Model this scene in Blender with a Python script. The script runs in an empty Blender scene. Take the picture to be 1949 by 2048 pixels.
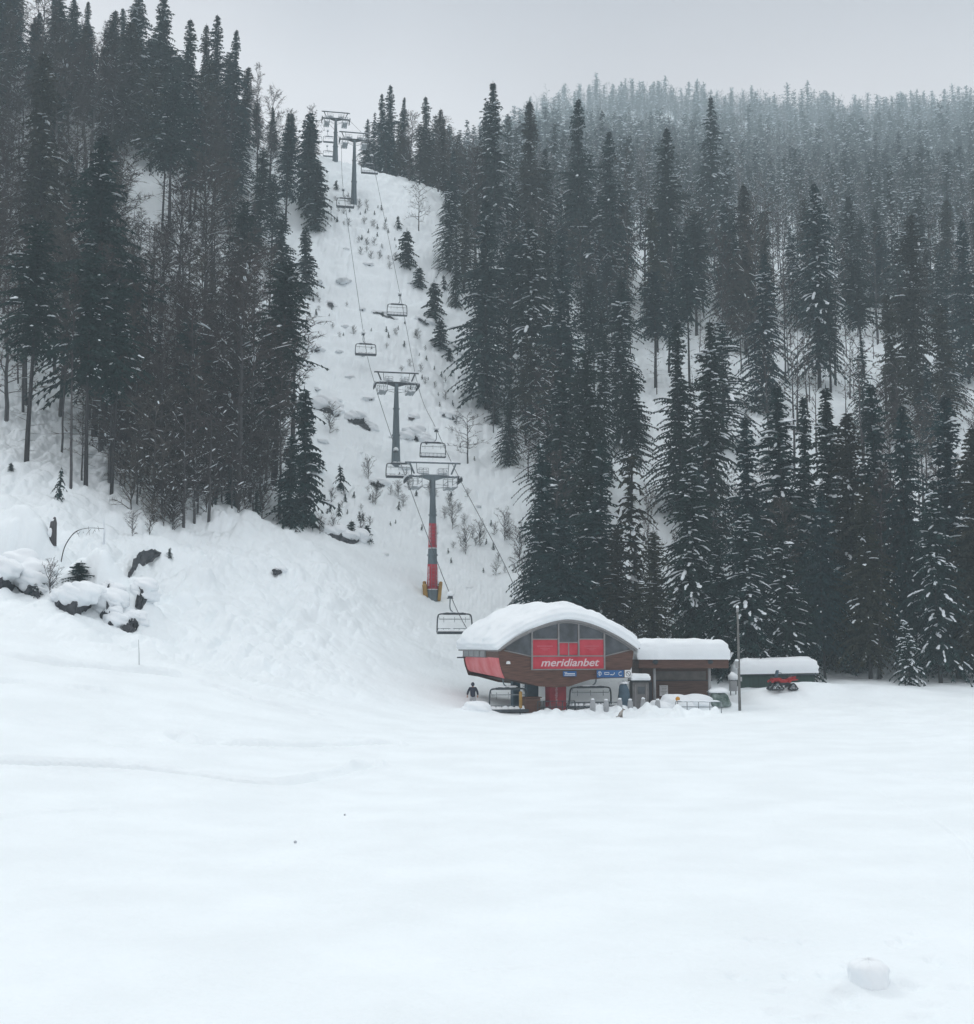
import bpy, bmesh, math, random
import numpy as np
from math import radians, sin, cos, pi, tan, atan
from mathutils import Matrix, Vector

# ------------------------------------------------------------------ camera, sky, light
SC = bpy.context.scene
COL = SC.collection
F = 2472.0; CX = 974.5; CY = 1024.0; CAMH = 4.8; PITCH = radians(6.05)
cam_data = bpy.data.cameras.new('camera'); cam = bpy.data.objects.new('camera', cam_data); COL.objects.link(cam)
cam.location = (0, 0, CAMH); cam.rotation_euler = (radians(90) + PITCH, 0, 0)
cam_data.sensor_fit = 'VERTICAL'; cam_data.sensor_height = 24.0; cam_data.lens = F / 2048 * 24
cam_data.clip_start = 0.1; cam_data.clip_end = 5000
SC.camera = cam
SUN_EL = 46; SUN_AZ = -38            # overcast: a broad dim sun behind the cloud, beyond the left hill
SKY_STRENGTH = 0.1; SUN_STRENGTH = 0.9; EXPOSURE = 0.0
SC.view_settings.view_transform = 'Standard'; SC.view_settings.look = 'None'
SC.view_settings.exposure = EXPOSURE; SC.view_settings.gamma = 1; SC.view_settings.use_curve_mapping = False
SC.cycles.max_bounces = 5; SC.cycles.diffuse_bounces = 3; SC.cycles.glossy_bounces = 2
SC.cycles.transmission_bounces = 2; SC.cycles.volume_bounces = 1; SC.cycles.transparent_max_bounces = 4

W = bpy.data.worlds.new('World'); SC.world = W; W.use_nodes = True
wn = W.node_tree.nodes; wl = W.node_tree.links; wn.clear()
o_ = wn.new('ShaderNodeOutputWorld'); bg = wn.new('ShaderNodeBackground'); bg.inputs['Strength'].default_value = SKY_STRENGTH
sky = wn.new('ShaderNodeTexSky'); sky.sky_type = 'NISHITA'; sky.sun_disc = False
sky.sun_elevation = radians(SUN_EL); sky.sun_rotation = radians(SUN_AZ); sky.altitude = 1500
tc = wn.new('ShaderNodeTexCoord'); sx = wn.new('ShaderNodeSeparateXYZ'); wl.new(tc.outputs['Generated'], sx.inputs[0])
nz = wn.new('ShaderNodeTexNoise'); nz.inputs['Scale'].default_value = 1.6; nz.inputs['Detail'].default_value = 3
wl.new(tc.outputs['Generated'], nz.inputs['Vector'])
ad = wn.new('ShaderNodeMath'); ad.operation = 'MULTIPLY_ADD'; ad.inputs[1].default_value = 0.20; ad.inputs[2].default_value = -0.10
wl.new(nz.outputs[0], ad.inputs[0])
a1 = wn.new('ShaderNodeMath'); a1.operation = 'MULTIPLY_ADD'; a1.inputs[1].default_value = 0.10   # cloud thicker towards the right
wl.new(sx.outputs['X'], a1.inputs[0]); wl.new(sx.outputs['Z'], a1.inputs[2])
a2 = wn.new('ShaderNodeMath'); a2.operation = 'ADD'; wl.new(a1.outputs[0], a2.inputs[0]); wl.new(ad.outputs[0], a2.inputs[1])
cr = wn.new('ShaderNodeValToRGB'); wl.new(a2.outputs[0], cr.inputs[0])
els = cr.color_ramp.elements
def ramp(els, stops):
    while len(els) > 1: els.remove(els[-1])
    els[0].position = stops[0][0]; els[0].color = (*stops[0][1], 1)
    for p, c in stops[1:]:
        e = els.new(p); e.color = (*c, 1)
SKYSTOPS = [(0.0, (.50, .53, .57)), (.33, (.90, .83, .83)), (.40, (1.0, .92, .92)), (.45, (.90, .845, .86)),
            (.52, (.64, .615, .65)), (.60, (.75, .79, .84)), (.80, (1.31, 1.31, 1.32)), (1.0, (1.43, 1.43, 1.44))]
ramp(els, SKYSTOPS)
sc_ = wn.new('ShaderNodeVectorMath'); sc_.operation = 'SCALE'; sc_.inputs['Scale'].default_value = 10.0
wl.new(cr.outputs[0], sc_.inputs[0])
mx = wn.new('ShaderNodeMixRGB'); mx.inputs[0].default_value = 0.97
wl.new(sky.outputs[0], mx.inputs[1]); wl.new(sc_.outputs[0], mx.inputs[2])
wl.new(mx.outputs[0], bg.inputs['Color']); wl.new(bg.outputs[0], o_.inputs['Surface'])

sd = bpy.data.lights.new('sun', 'SUN'); sd.energy = SUN_STRENGTH; sd.angle = radians(18); sd.color = (1, .97, .93)
so = bpy.data.objects.new('sun', sd); COL.objects.link(so)
az = radians(SUN_AZ)
sdir = Vector((sin(az) * cos(radians(SUN_EL)), cos(az) * cos(radians(SUN_EL)), sin(radians(SUN_EL))))
so.rotation_euler = (-sdir).to_track_quat('-Z', 'Y').to_euler()

# ------------------------------------------------------------------ pixel of the photograph -> point of the world
def at(px, py, d):
    rx = (px - CX) / F; ru = -(py - CY) / F
    dy = cos(PITCH) - ru * sin(PITCH); dz = sin(PITCH) + ru * cos(PITCH)
    return np.array([rx / dy * d, d, CAMH + dz / dy * d])
def proj(x, y, z):
    z = z - CAMH
    f = y * cos(PITCH) + z * sin(PITCH); u = -y * sin(PITCH) + z * cos(PITCH)
    return CX + x / f * F, CY - u / f * F

# ------------------------------------------------------------------ materials
MATS = {}
def mat(name, col, rough=.8, var=0.0, scale=3.0, bump=0.0, bscale=None, metal=0.0, col2=None, obvar=0.0, stretch=None, spec=.3):
    if name in MATS: return MATS[name]
    m = bpy.data.materials.new(name); m.use_nodes = True
    n = m.node_tree.nodes; l = m.node_tree.links; b = n['Principled BSDF']
    b.inputs['Roughness'].default_value = rough; b.inputs['Metallic'].default_value = metal
    b.inputs['Specular IOR Level'].default_value = spec
    b.inputs['Base Color'].default_value = (*col, 1)
    t = n.new('ShaderNodeTexCoord'); src = t.outputs['Object']
    if stretch:
        mp = n.new('ShaderNodeMapping'); mp.inputs['Scale'].default_value = stretch
        l.new(src, mp.inputs[0]); src = mp.outputs[0]
    if var or col2:
        x = n.new('ShaderNodeTexNoise'); x.inputs['Scale'].default_value = scale; x.inputs['Detail'].default_value = 5
        l.new(src, x.inputs['Vector'])
        r = n.new('ShaderNodeValToRGB'); c2 = col2 or tuple(c * (1 + var) for c in col); c1 = col if col2 else tuple(c * (1 - var) for c in col)
        ramp(r.color_ramp.elements, [(.36, c1), (.66, c2)])
        l.new(x.outputs[0], r.inputs[0]); out = r.outputs[0]
        if obvar:
            oi = n.new('ShaderNodeObjectInfo'); h = n.new('ShaderNodeHueSaturation')
            ml = n.new('ShaderNodeMapRange'); ml.inputs[3].default_value = 1 - obvar; ml.inputs[4].default_value = 1 + obvar
            mh = n.new('ShaderNodeMapRange'); mh.inputs[3].default_value = .44; mh.inputs[4].default_value = .53
            l.new(oi.outputs['Random'], ml.inputs[0]); l.new(oi.outputs['Random'], mh.inputs[0])
            l.new(ml.outputs[0], h.inputs['Value']); l.new(mh.outputs[0], h.inputs['Hue'])
            l.new(out, h.inputs['Color']); out = h.outputs[0]
        l.new(out, b.inputs['Base Color'])
    if bump:
        x = n.new('ShaderNodeTexNoise'); x.inputs['Scale'].default_value = bscale or scale * 4; x.inputs['Detail'].default_value = 6
        l.new(src, x.inputs['Vector'])
        bp = n.new('ShaderNodeBump'); bp.inputs['Strength'].default_value = 1; bp.inputs['Distance'].default_value = bump
        l.new(x.outputs[0], bp.inputs['Height']); l.new(bp.outputs[0], b.inputs['Normal'])
    MATS[name] = m
    return m
M_SNOW = mat('snow', (.84, .885, .915), .75, var=.025, scale=.35, bump=.03, bscale=3.0)
M_GROUND = mat('ground_snow', (.835, .895, .925), .85, var=.03, scale=.35, bump=.05, bscale=4.0)
M_TSNOW = mat('tree_snow', (.78, .83, .87), .8, var=.08, scale=2)
M_NEEDLE = mat('needles', (.002, .012, .014), .8, col2=(.009, .040, .038), scale=.7, obvar=.35)
M_NEEDLE2 = mat('needles_olive', (.012, .016, .009), .8, col2=(.038, .037, .021), scale=.7, obvar=.35)
M_FROST_HAZE = mat('needles_frosted_hazed', (.018, .030, .032), .8, col2=(.075, .095, .10), scale=.5, obvar=.3)  # far trees: frost, with some of the haze fade put into the colour
M_RIME_HAZE = mat('needles_rimed_hazed', (.06, .075, .08), .8, col2=(.20, .225, .24), scale=.4, obvar=.1)  # ridge needles: rime, made paler to paint in the fog fade
M_RTWIG = mat('twigs_rimed_hazed', (.09, .09, .095), .85, col2=(.20, .205, .215), scale=.4)  # ridge twigs: rime and painted fog fade in one tone
M_BARK = mat('bark', (.035, .032, .034), .9, var=.35, scale=3, stretch=(3, 3, .5))
M_BARK2 = mat('bark_grey', (.075, .072, .075), .9, var=.3, scale=3, stretch=(3, 3, .5))
M_TWIG = mat('twigs', (.034, .027, .024), .9, col2=(.082, .069, .063), scale=.6, obvar=.3)
M_ROCK = mat('wet_rock', (.022, .026, .032), .6, col2=(.075, .08, .09), scale=1.5, bump=.1, bscale=4)
M_STEEL = mat('tower_steel', (.13, .165, .185), .5, var=.15, scale=1.2, bump=.004, stretch=(2, 2, .4))
M_DARK = mat('dark_steel', (.05, .062, .072), .5, var=.2, scale=4)
M_GALV = mat('galvanised', (.24, .27, .29), .45, var=.15, scale=5, metal=.3)
M_RED = mat('red_vinyl', (.40, .018, .036), .45, col2=(.50, .05, .075), scale=1.1)
M_REDW = mat('red_gloss', (.58, .035, .045), .4, col2=(.66, .16, .17), scale=.9)
M_WHITE = mat('white_paint', (.75, .76, .77), .6, var=.05, scale=4)
M_PINK = mat('faded_lettering', (.62, .50, .52), .6, var=.05, scale=4)
M_YEL = mat('yellow_pad', (.34, .20, .05), .7, var=.2, scale=2)

# ------------------------------------------------------------------ object helpers
def tag(o, label=None, cat=None, group=None, kind=None):
    if label: o['label'] = label
    if cat: o['category'] = cat
    if group: o['group'] = group
    if kind: o['kind'] = kind
    return o
def thing(name, loc=(0, 0, 0), rz=0, label=None, cat=None, group=None):
    o = bpy.data.objects.new(name, None); COL.objects.link(o); o.empty_display_size = .3
    o.location = tuple(float(v) for v in loc); o.rotation_euler = (0, 0, rz)
    return tag(o, label, cat, group)
def obj(name, me, parent=None, loc=None, rz=0):
    o = bpy.data.objects.new(name, me); COL.objects.link(o)
    if parent is not None: o.parent = parent
    if loc is not None: o.location = tuple(float(v) for v in loc)
    if rz: o.rotation_euler = (0, 0, rz)
    return o
def copy_thing(root, loc, rz=0, sc=1.0, sz=None, tilt=None):
    r = root.copy(); COL.objects.link(r); r.location = tuple(float(v) for v in loc)
    r.rotation_euler = (tilt[0] if tilt else 0, tilt[1] if tilt else 0, rz); r.scale = (sc, sc, sz or sc)
    for k in ('label', 'group', 'category', 'kind'):
        if k in r.keys() and k in ('label', 'group'): del r[k]
    def rec(src, dst):
        for ch in [c for c in src.children]:
            c = ch.copy(); COL.objects.link(c); c.parent = dst; rec(ch, c)
    rec(root, r)
    return r
def npmesh(name, V, Fc, m, smooth=False, mi=None):
    """V (n,3) array; Fc (m,3|4) int array"""
    V = np.asarray(V, np.float32); Fc = np.asarray(Fc, np.int32)
    me = bpy.data.meshes.new(name); k = Fc.shape[1]
    me.vertices.add(len(V)); me.vertices.foreach_set('co', V.ravel())
    me.loops.add(Fc.size); me.loops.foreach_set('vertex_index', Fc.ravel())
    me.polygons.add(len(Fc)); me.polygons.foreach_set('loop_start', np.arange(0, Fc.size, k, dtype=np.int32))
    me.polygons.foreach_set('use_smooth', np.full(len(Fc), bool(smooth)))
    for q in (m if isinstance(m, (list, tuple)) else [m]): me.materials.append(q)
    if mi is not None: me.polygons.foreach_set('material_index', np.asarray(mi, np.int32))
    me.update(calc_edges=True)
    return me

class MB:
    """collects shapes, links them as one mesh"""
    def __init__(s): s.v = []; s.f = []; s.sm = []
    def add(s, vs, fs, smooth=False):
        b = len(s.v); s.v += [tuple(v) for v in vs]
        for f in fs: s.f.append(tuple(i + b for i in f)); s.sm.append(smooth)
        return s
    def box(s, c, d, rz=0, rx=0, ry=0, ch=0.0):
        hx, hy, hz = d[0] / 2, d[1] / 2, d[2] / 2
        R = Matrix.Rotation(rz, 3, 'Z') @ Matrix.Rotation(ry, 3, 'Y') @ Matrix.Rotation(rx, 3, 'X'); c = Vector(c)
        ch = ch or min(hx, hy, hz) * .12
        bm = bmesh.new(); bmesh.ops.create_cube(bm, size=1)
        for v in bm.verts: v.co = Vector((v.co.x * hx * 2, v.co.y * hy * 2, v.co.z * hz * 2))
        if min(hx, hy, hz) > .03: bmesh.ops.bevel(bm, geom=list(bm.edges), offset=ch, segments=1, affect='EDGES')
        bm.verts.index_update()
        s.add([R @ v.co + c for v in bm.verts], [[v.index for v in f.verts] for f in bm.faces]); bm.free()
        return s
    def tube(s, pts, r, n=8, cap=True):
        pts = [Vector(p) for p in pts]; rs = r if isinstance(r, (list, tuple)) else [r] * len(pts)
        T = [(pts[min(i + 1, len(pts) - 1)] - pts[max(i - 1, 0)]).normalized() for i in range(len(pts))]
        up = Vector((0, 0, 1)) if abs(T[0].z) < .9 else Vector((1, 0, 0))
        a = T[0].cross(up).normalized(); vs = []
        for p, t, rr in zip(pts, T, rs):
            a = (a - t * a.dot(t)).normalized(); b = t.cross(a)
            for k in range(n):
                q = 2 * pi * k / n; vs.append(p + (a * cos(q) + b * sin(q)) * rr)
        fs = []
        for i in range(len(pts) - 1):
            for k in range(n):
                fs.append((i * n + k, i * n + (k + 1) % n, (i + 1) * n + (k + 1) % n, (i + 1) * n + k))
        if cap: fs.append(tuple(range(n))[::-1]); fs.append(tuple((len(pts) - 1) * n + k for k in range(n)))
        return s.add(vs, fs, True)
    def lathe(s, prof, c=(0, 0, 0), n=20):
        vs = []; m = len(prof)
        for r, z in prof:
            for k in range(n): q = 2 * pi * k / n; vs.append((c[0] + r * cos(q), c[1] + r * sin(q), c[2] + z))
        fs = [(i * n + k, i * n + (k + 1) % n, (i + 1) * n + (k + 1) % n, (i + 1) * n + k) for i in range(m - 1) for k in range(n)]
        fs.append(tuple(range(n))[::-1]); fs.append(tuple((m - 1) * n + k for k in range(n)))
        return s.add(vs, fs, True)
    def prism(s, poly, y0, y1):
        """polygon in XZ extruded along Y"""
        n = len(poly); vs = [(x, y0, z) for x, z in poly] + [(x, y1, z) for x, z in poly]
        fs = [tuple(range(n)), tuple(range(2 * n - 1, n - 1, -1))] + [(i, i + n, (i + 1) % n + n, (i + 1) % n) for i in range(n)]
        return s.add(vs, fs)
    def prism_z(s, poly, z0, z1):
        n = len(poly); vs = [(x, y, z0) for x, y in poly] + [(x, y, z1) for x, y in poly]
        fs = [tuple(range(n))[::-1], tuple(range(n, 2 * n))] + [(i, (i + 1) % n, (i + 1) % n + n, i + n) for i in range(n)]
        return s.add(vs, fs)
    def blob(s, c, r, seed=0, nu=12, nv=8, rough=.15, flat=None):
        rg = random.Random(seed); ph = [rg.uniform(0, 6.28) for _ in range(6)]
        vs = []; c = Vector(c)
        for i in range(nv + 1):
            th = pi * i / nv
            for k in range(nu):
                q = 2 * pi * k / nu; d = Vector((sin(th) * cos(q), sin(th) * sin(q), cos(th)))
                w = 1 + rough * (sin(3 * d.x + ph[0]) * sin(4 * d.y + ph[1]) + .6 * sin(7 * d.z + 5 * d.x + ph[2]) + .4 * sin(9 * d.y + ph[3] + 4 * d.z))
                z = d.z * r[2] * w
                if flat is not None and z < -flat: z = -flat
                vs.append(c + Vector((d.x * r[0] * w, d.y * r[1] * w, z)))
        fs = [(i * nu + k, (i + 1) * nu + k, (i + 1) * nu + (k + 1) % nu, i * nu + (k + 1) % nu) for i in range(nv) for k in range(nu)]
        return s.add(vs, fs, True)
    def mesh(s, name, m):
        me = bpy.data.meshes.new(name); me.from_pydata(s.v, [], s.f)
        me.polygons.foreach_set('use_smooth', s.sm)
        for q in (m if isinstance(m, (list, tuple)) else [m]): me.materials.append(q)
        me.update(); return me
    def build(s, name, m, parent=None, loc=None, rz=0): return obj(name, s.mesh(name, m), parent, loc, rz)

def text_mesh(txt, size, m, shear=0.0, bold=0.0, ext=.01, align='CENTER', space=1.0):
    cu = bpy.data.curves.new('lettering', 'FONT'); cu.body = txt; cu.size = size; cu.shear = shear; cu.offset = bold
    cu.extrude = ext; cu.align_x = align; cu.align_y = 'CENTER'; cu.space_character = space
    to = bpy.data.objects.new('lettering_source', cu); COL.objects.link(to)
    bpy.context.view_layer.update()
    me = bpy.data.meshes.new_from_object(to.evaluated_get(bpy.context.evaluated_depsgraph_get()))
    bpy.data.objects.remove(to); bpy.data.curves.remove(cu)
    me.name = 'lettering'; me.materials.clear(); me.materials.append(m)
    return me
def text_obj(name, txt, size, m, parent, loc, rot=(pi / 2, 0, 0), **k):
    o = obj(name, text_mesh(txt, size, m, **k), parent); o.location = loc; o.rotation_euler = rot; return o

# ------------------------------------------------------------------ terrain
rgn = np.random.RandomState(7)
PERM = rgn.permutation(1024).astype(np.int64); GR = rgn.rand(1024)
def vnoise(x, y):
    xi = np.floor(x).astype(np.int64); yi = np.floor(y).astype(np.int64); fx = x - xi; fy = y - yi
    fx = fx * fx * fx * (fx * (fx * 6 - 15) + 10); fy = fy * fy * fy * (fy * (fy * 6 - 15) + 10)
    def g(a, b): return GR[(PERM[(a & 1023)] + b * 57) & 1023]
    return (g(xi, yi) * (1 - fx) + g(xi + 1, yi) * fx) * (1 - fy) + (g(xi, yi + 1) * (1 - fx) + g(xi + 1, yi + 1) * fx) * fy - .5

PXS = np.array([-300, 0, 300, 500, 640, 760, 870, 1000, 1136, 1300, 1500, 1700, 1949, 2300.])
ROWZ = {-40: [0] * 14, 10: [0] * 14, 25: [.3, .3, .1, 0, 0, 0, 0, 0, 0, 0, 0, 0, .05, .2],
 40: [1.3, 1.0, .5, .2, .05, 0, 0, 0, 0, 0, 0, 0, .15, .5],
 50: [2.6, 2.0, 1.0, .5, .2, .05, 0, 0, 0, 0, 0, 0, .15, .5],
 60: [4.4, 3.6, 2.0, 1.1, .5, .2, .05, 0, 0, 0, 0, 0, .15, .5],
 70: [6.8, 5.8, 3.6, 2.1, 1.1, .5, .15, 0, 0, 0, 0, 0, .15, .5],
 80: [9.4, 8.1, 5.6, 3.7, 2.2, 1.1, .35, 0, 0, 0, 0, .1, .3, .6],
 90: [13, 11.8, 8.6, 6.3, 4.4, 2.5, 1.0, .3, .05, 0, .3, .6, .7, 1.0],
 97: [17, 15.2, 11.4, 8.6, 6.3, 4.2, 2.2, .9, .4, .3, 1.2, 1.4, 1.2, 1.3]}
ROWP = {110: [850, 900, 990, 1070, 1140, 1210, 1268, 1290, 1275, 1285, 1320, 1335, 1345, 1350],
 120: [770, 830, 930, 1010, 1075, 1140, 1205, 1215, 1190, 1190, 1225, 1250, 1265, 1280],
 135: [640, 710, 810, 900, 980, 1035, 1085, 1110, 1050, 1000, 1040, 1080, 1110, 1140],
 150: [510, 580, 680, 780, 880, 920, 938, 960, 930, 880, 900, 930, 950, 970],
 165: [390, 460, 560, 670, 770, 795, 825, 850, 840, 800, 800, 810, 820, 830],
 180: [280, 340, 450, 560, 640, 665, 710, 740, 750, 740, 745, 755, 765, 770],
 195: [180, 230, 350, 450, 525, 545, 580, 620, 650, 660, 690, 700, 700, 700],
 207: [110, 160, 290, 390, 445, 448, 480, 540, 590, 620, 650, 660, 660, 660],
 220: [60, 110, 240, 330, 365, 378, 412, 490, 540, 575, 610, 620, 620, 610],
 232: [40, 80, 215, 300, 322, 348, 378, 455, 510, 545, 580, 590, 590, 580],
 245: [40, 75, 215, 305, 335, 365, 395, 440, 490, 520, 555, 565, 560, 550],
 270: [60, 95, 240, 330, 365, 395, 405, 425, 460, 490, 520, 530, 525, 515],
 320: [120, 150, 300, 370, 410, 410, 405, 408, 430, 450, 475, 480, 475, 465],
 400: [200, 230, 340, 410, 430, 410, 385, 375, 390, 405, 420, 425, 420, 410],
 500: [250, 280, 370, 430, 450, 425, 392, 372, 375, 382, 392, 397, 392, 380],
 650: [280, 310, 400, 455, 465, 440, 385, 335, 322, 322, 328, 332, 325, 312],
 850: [330, 350, 430, 475, 480, 455, 365, 296, 268, 268, 274, 278, 270, 256],
 1000: [360, 380, 450, 490, 490, 465, 358, 278, 236, 232, 240, 246, 236, 218],
 1060: [370, 385, 455, 495, 495, 470, 362, 280, 238, 231, 238, 243, 233, 216],
 1200: [400, 410, 470, 500, 500, 480, 410, 340, 310, 310, 310, 305, 300, 290],
 1500: [480] * 14}
UG = np.linspace(-.62, .62, 249); DG = np.linspace(-40, 1480, 761)
rows = []; rd = []
for d, zs in sorted(ROWZ.items()):
    u = (PXS - CX) / F; rows.append(np.interp(UG, u, zs)); rd.append(d)
for d, ps in sorted(ROWP.items()):
    P = np.array([at(a, b, d) for a, b in zip(PXS, ps)]); rows.append(np.interp(UG, P[:, 0] / d, P[:, 2])); rd.append(d)
rows = np.array(rows); rd = np.array(rd, float)
slope = np.gradient(rows, rd, axis=0)
# monotone-ish hermite across distance
i = np.clip(np.searchsorted(rd, DG) - 1, 0, len(rd) - 2); h = (rd[i + 1] - rd[i])[:, None]; t = ((DG - rd[i])[:, None] / h)
TG = (rows[i] * (2 * t**3 - 3 * t**2 + 1) + slope[i] * h * (t**3 - 2 * t**2 + t) + rows[i + 1] * (-2 * t**3 + 3 * t**2) + slope[i + 1] * h * (t**3 - t**2))
kern = np.exp(-np.linspace(-2, 2, 13)**2); kern /= kern.sum()
pad = np.pad(TG, ((0, 0), (6, 6)), mode='edge')
TG = sum(kern[k] * pad[:, k:k + TG.shape[1]] for k in range(13))
pad = np.pad(TG, ((1, 1), (0, 0)), mode='edge'); TG = .25 * pad[:-2] + .5 * pad[1:-1] + .25 * pad[2:]

def base_h(x, y):
    x = np.asarray(x, float); y = np.asarray(y, float)
    u = np.clip(x / np.maximum(y, 8), UG[0], UG[-1] - 1e-6); d = np.clip(y, DG[0], DG[-1] - 1e-6)
    a = (u - UG[0]) / (UG[1] - UG[0]); b = (d - DG[0]) / (DG[1] - DG[0])
    ai = a.astype(int); bi = b.astype(int); fa = a - ai; fb = b - bi
    return (TG[bi, ai] * (1 - fa) + TG[bi, ai + 1] * fa) * (1 - fb) + (TG[bi + 1, ai] * (1 - fa) + TG[bi + 1, ai + 1] * fa) * fb
def sstep(a, b, x): t = np.clip((x - a) / (b - a), 0, 1); return t * t * (3 - 2 * t)
GAUSS = []      # (x, y, rx, ry, h, rot)
GROOVES = []    # (pts Nx2, width, depth, rim)
def hgt(x, y):
    x = np.asarray(x, float); y = np.asarray(y, float); z = base_h(x, y)
    far = sstep(92, 125, y) ; left = sstep(-4, -16, x) * sstep(66, 82, y); hill = np.maximum(far, left)
    z = z + .10 * vnoise(x * .12, y * .12) + (.035 * vnoise(x * .45 + 9, y * .3) + .04 * vnoise(x * .9 + 2, y * .55 + 4) * sstep(-.1, .25, vnoise(x * .06, y * .05)) + .018 * vnoise(x * 2.1, y * 1.7)) * (1 - hill)
    rg = sstep(12, 22, x) * sstep(28, 14, y) ; z = z + .22 * rg * vnoise(x * 1.1, y * 1.1)      # trodden corner
    rg = sstep(14, 24, x) * sstep(40, 60, y) * sstep(105, 90, y); z = z + .16 * rg * vnoise(x * .9, y * .9) + .08 * rg * vnoise(x * 2.3, y * 2.3)
    n1 = vnoise(x * .23 + 3, y * .16); n2 = vnoise(x * .55 + 7, y * .42); n3 = vnoise(x * 1.4, y * 1.1 + 5)
    z = z + hill * (1.3 * n1 + 1.25 * np.abs(n2) + .62 * np.abs(n3) + .30 * np.abs(vnoise(x * 2.7, y * 2.3)) * (.4 + 1.6 * np.clip(vnoise(x * .11, y * .13) + .3, 0, 1))) * (1 - .45 * sstep(240, 400, y))
    pis = np.exp(-((x + 5.5 + .2 * (y - 120)) / 11.)**2) * sstep(106, 116, y) * sstep(136, 128, y)   # groomed run-out round the first tower
    z = z - pis * hill * (1.2 * np.abs(n2) + .60 * np.abs(n3) + .7 * n1)
    z = z + sstep(450, 760, y) * (13 * vnoise(x * .009 + 2, y * .006) + 5 * vnoise(x * .035, y * .02))
    for (gx, gy, rx, ry, hh, ro) in GAUSS:
        m = (np.abs(x - gx) < 3 * max(rx, ry)) & (np.abs(y - gy) < 3 * max(rx, ry))
        if not np.any(m): continue
        dx = x[m] - gx if x.ndim else x - gx; dy = y[m] - gy if x.ndim else y - gy
        a = dx * cos(ro) + dy * sin(ro); b = -dx * sin(ro) + dy * cos(ro)
        e = hh * np.exp(-((a / rx)**2 + (b / ry)**2)**1.5)
        if x.ndim: z[m] += e
        else: z = z + e
    for pts, w, dep, rim in GROOVES:
        lo = pts.min(0) - 14 * w; hi = pts.max(0) + 14 * w
        m = (x > lo[0]) & (x < hi[0]) & (y > lo[1]) & (y < hi[1])
        if not np.any(m): continue
        X = np.atleast_1d(x[m] if x.ndim else x); Y = np.atleast_1d(y[m] if x.ndim else y); best = np.full(X.shape, 1e9); sgn = np.zeros(X.shape)
        for (a, b) in zip(pts[:-1], pts[1:]):
            v = b - a; L = v @ v; t = np.clip(((X - a[0]) * v[0] + (Y - a[1]) * v[1]) / L, 0, 1)
            dd = (X - a[0] - t * v[0])**2 + (Y - a[1] - t * v[1])**2; k = dd < best; best[k] = dd[k]; sgn[k] = (Y - a[1] - t * v[1])[k]
        r = np.sqrt(best); q = r / w; nn = .6 + .7 * (vnoise(X * .43, Y * .37) + .5) + .5 * vnoise(X * 1.9, Y * .9)
        lip = np.clip(sgn / (.5 * w) + .5, 0, 1) * np.exp(-r / (1.7 * w)) * .8 * dep       # the far side of a track stands a little higher
        e = nn * (-dep * .5 * np.exp(-q**2) + rim * np.exp(-((q - 1.7) / .7)**2) + lip)
        if x.ndim: z[m] += e
        else: z = z + e[0]
    return z
def gz(x, y): return float(hgt(np.array([float(x)]), np.array([float(y)]))[0])
def on_ground(px, py, lo=14, hi=700):
    """first point of the ground met by the ray through the pixel"""
    ds = np.concatenate([np.arange(lo, 120, .25), np.arange(120, hi, .5)])
    rx = (px - CX) / F; ru = -(py - CY) / F
    dy = cos(PITCH) - ru * sin(PITCH); dz = sin(PITCH) + ru * cos(PITCH)
    g = hgt(rx / dy * ds, ds); r = CAMH + dz / dy * ds
    k = np.argmax(g >= r) if np.any(g >= r) else len(ds) - 1
    return rx / dy * ds[k], float(ds[k]), float(g[k])

# marks in the snow: ski lines, plough edges, footprints, mounds
def groove(pix, w, dep, rim=0.0):
    pts = []
    for px, py in pix: x, y, z = on_ground(px, py); pts.append((x, y))
    return (np.array(pts), w, dep * 1.8, rim * .9)
GL = [groove([(-40, 1307), (100, 1330), (250, 1344), (370, 1356), (450, 1382), (530, 1408), (615, 1428)], .34, .27, .12),
      groove([(-40, 1366), (60, 1368), (180, 1379)], .3, .18, .06),
      groove([(80, 1440), (180, 1458), (290, 1470)], .5, .10, .04),
      groove([(350, 1478), (380, 1490), (450, 1493), (520, 1495), (620, 1496), (700, 1494), (785, 1492)], .30, .27, .16),
      groove([(-40, 1530), (100, 1533), (280, 1543), (400, 1556), (490, 1568), (560, 1571), (640, 1562), (690, 1545), (740, 1533)], .28, .25, .11),
      groove([(-20, 1640), (80, 1628), (200, 1622)], .2, .08, .03),
      groove([(950, 1943), (1080, 1938), (1200, 1928), (1300, 1917), (1440, 1896), (1560, 1880)], .06, .018, .01),
      groove([(1745, 1580), (1800, 1608), (1870, 1640), (1920, 1680), (1949, 1712), (1975, 1760)], .08, .028, .01),
      groove([(1750, 1544), (1830, 1556), (1949, 1565)], .2, .12, .06),
      groove([(560, 1255), (640, 1228), (740, 1205), (840, 1185), (960, 1168), (1040, 1150)], .35, .12, .07),
      groove([(540, 1290), (545, 1350), (560, 1310), (590, 1270)], .25, .07, .03)]
GROOVES += GL
def gm(px, py, rx, ry, hh, ro=0.0):
    x, y, z = on_ground(px, py); return (x, y, rx, ry, hh, ro)
rr = random.Random(5)
gg = []
for k in range(9): gg.append(gm(200 + 32 * k + rr.uniform(-12, 12), 1470 + rr.uniform(-8, 22) + k * 1.5, .35, .3, -.14))
for k in range(16):                                       # footprints across the lower right
    gg.append(gm(1480 + 28 * k + rr.uniform(-8, 8), 1905 + rr.uniform(-40, 60), .13, .2, -.10))
for k in range(10): gg.append(gm(1560 + rr.uniform(0, 380), 2010 + rr.uniform(-30, 30), .2, .15, -.1))
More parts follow.
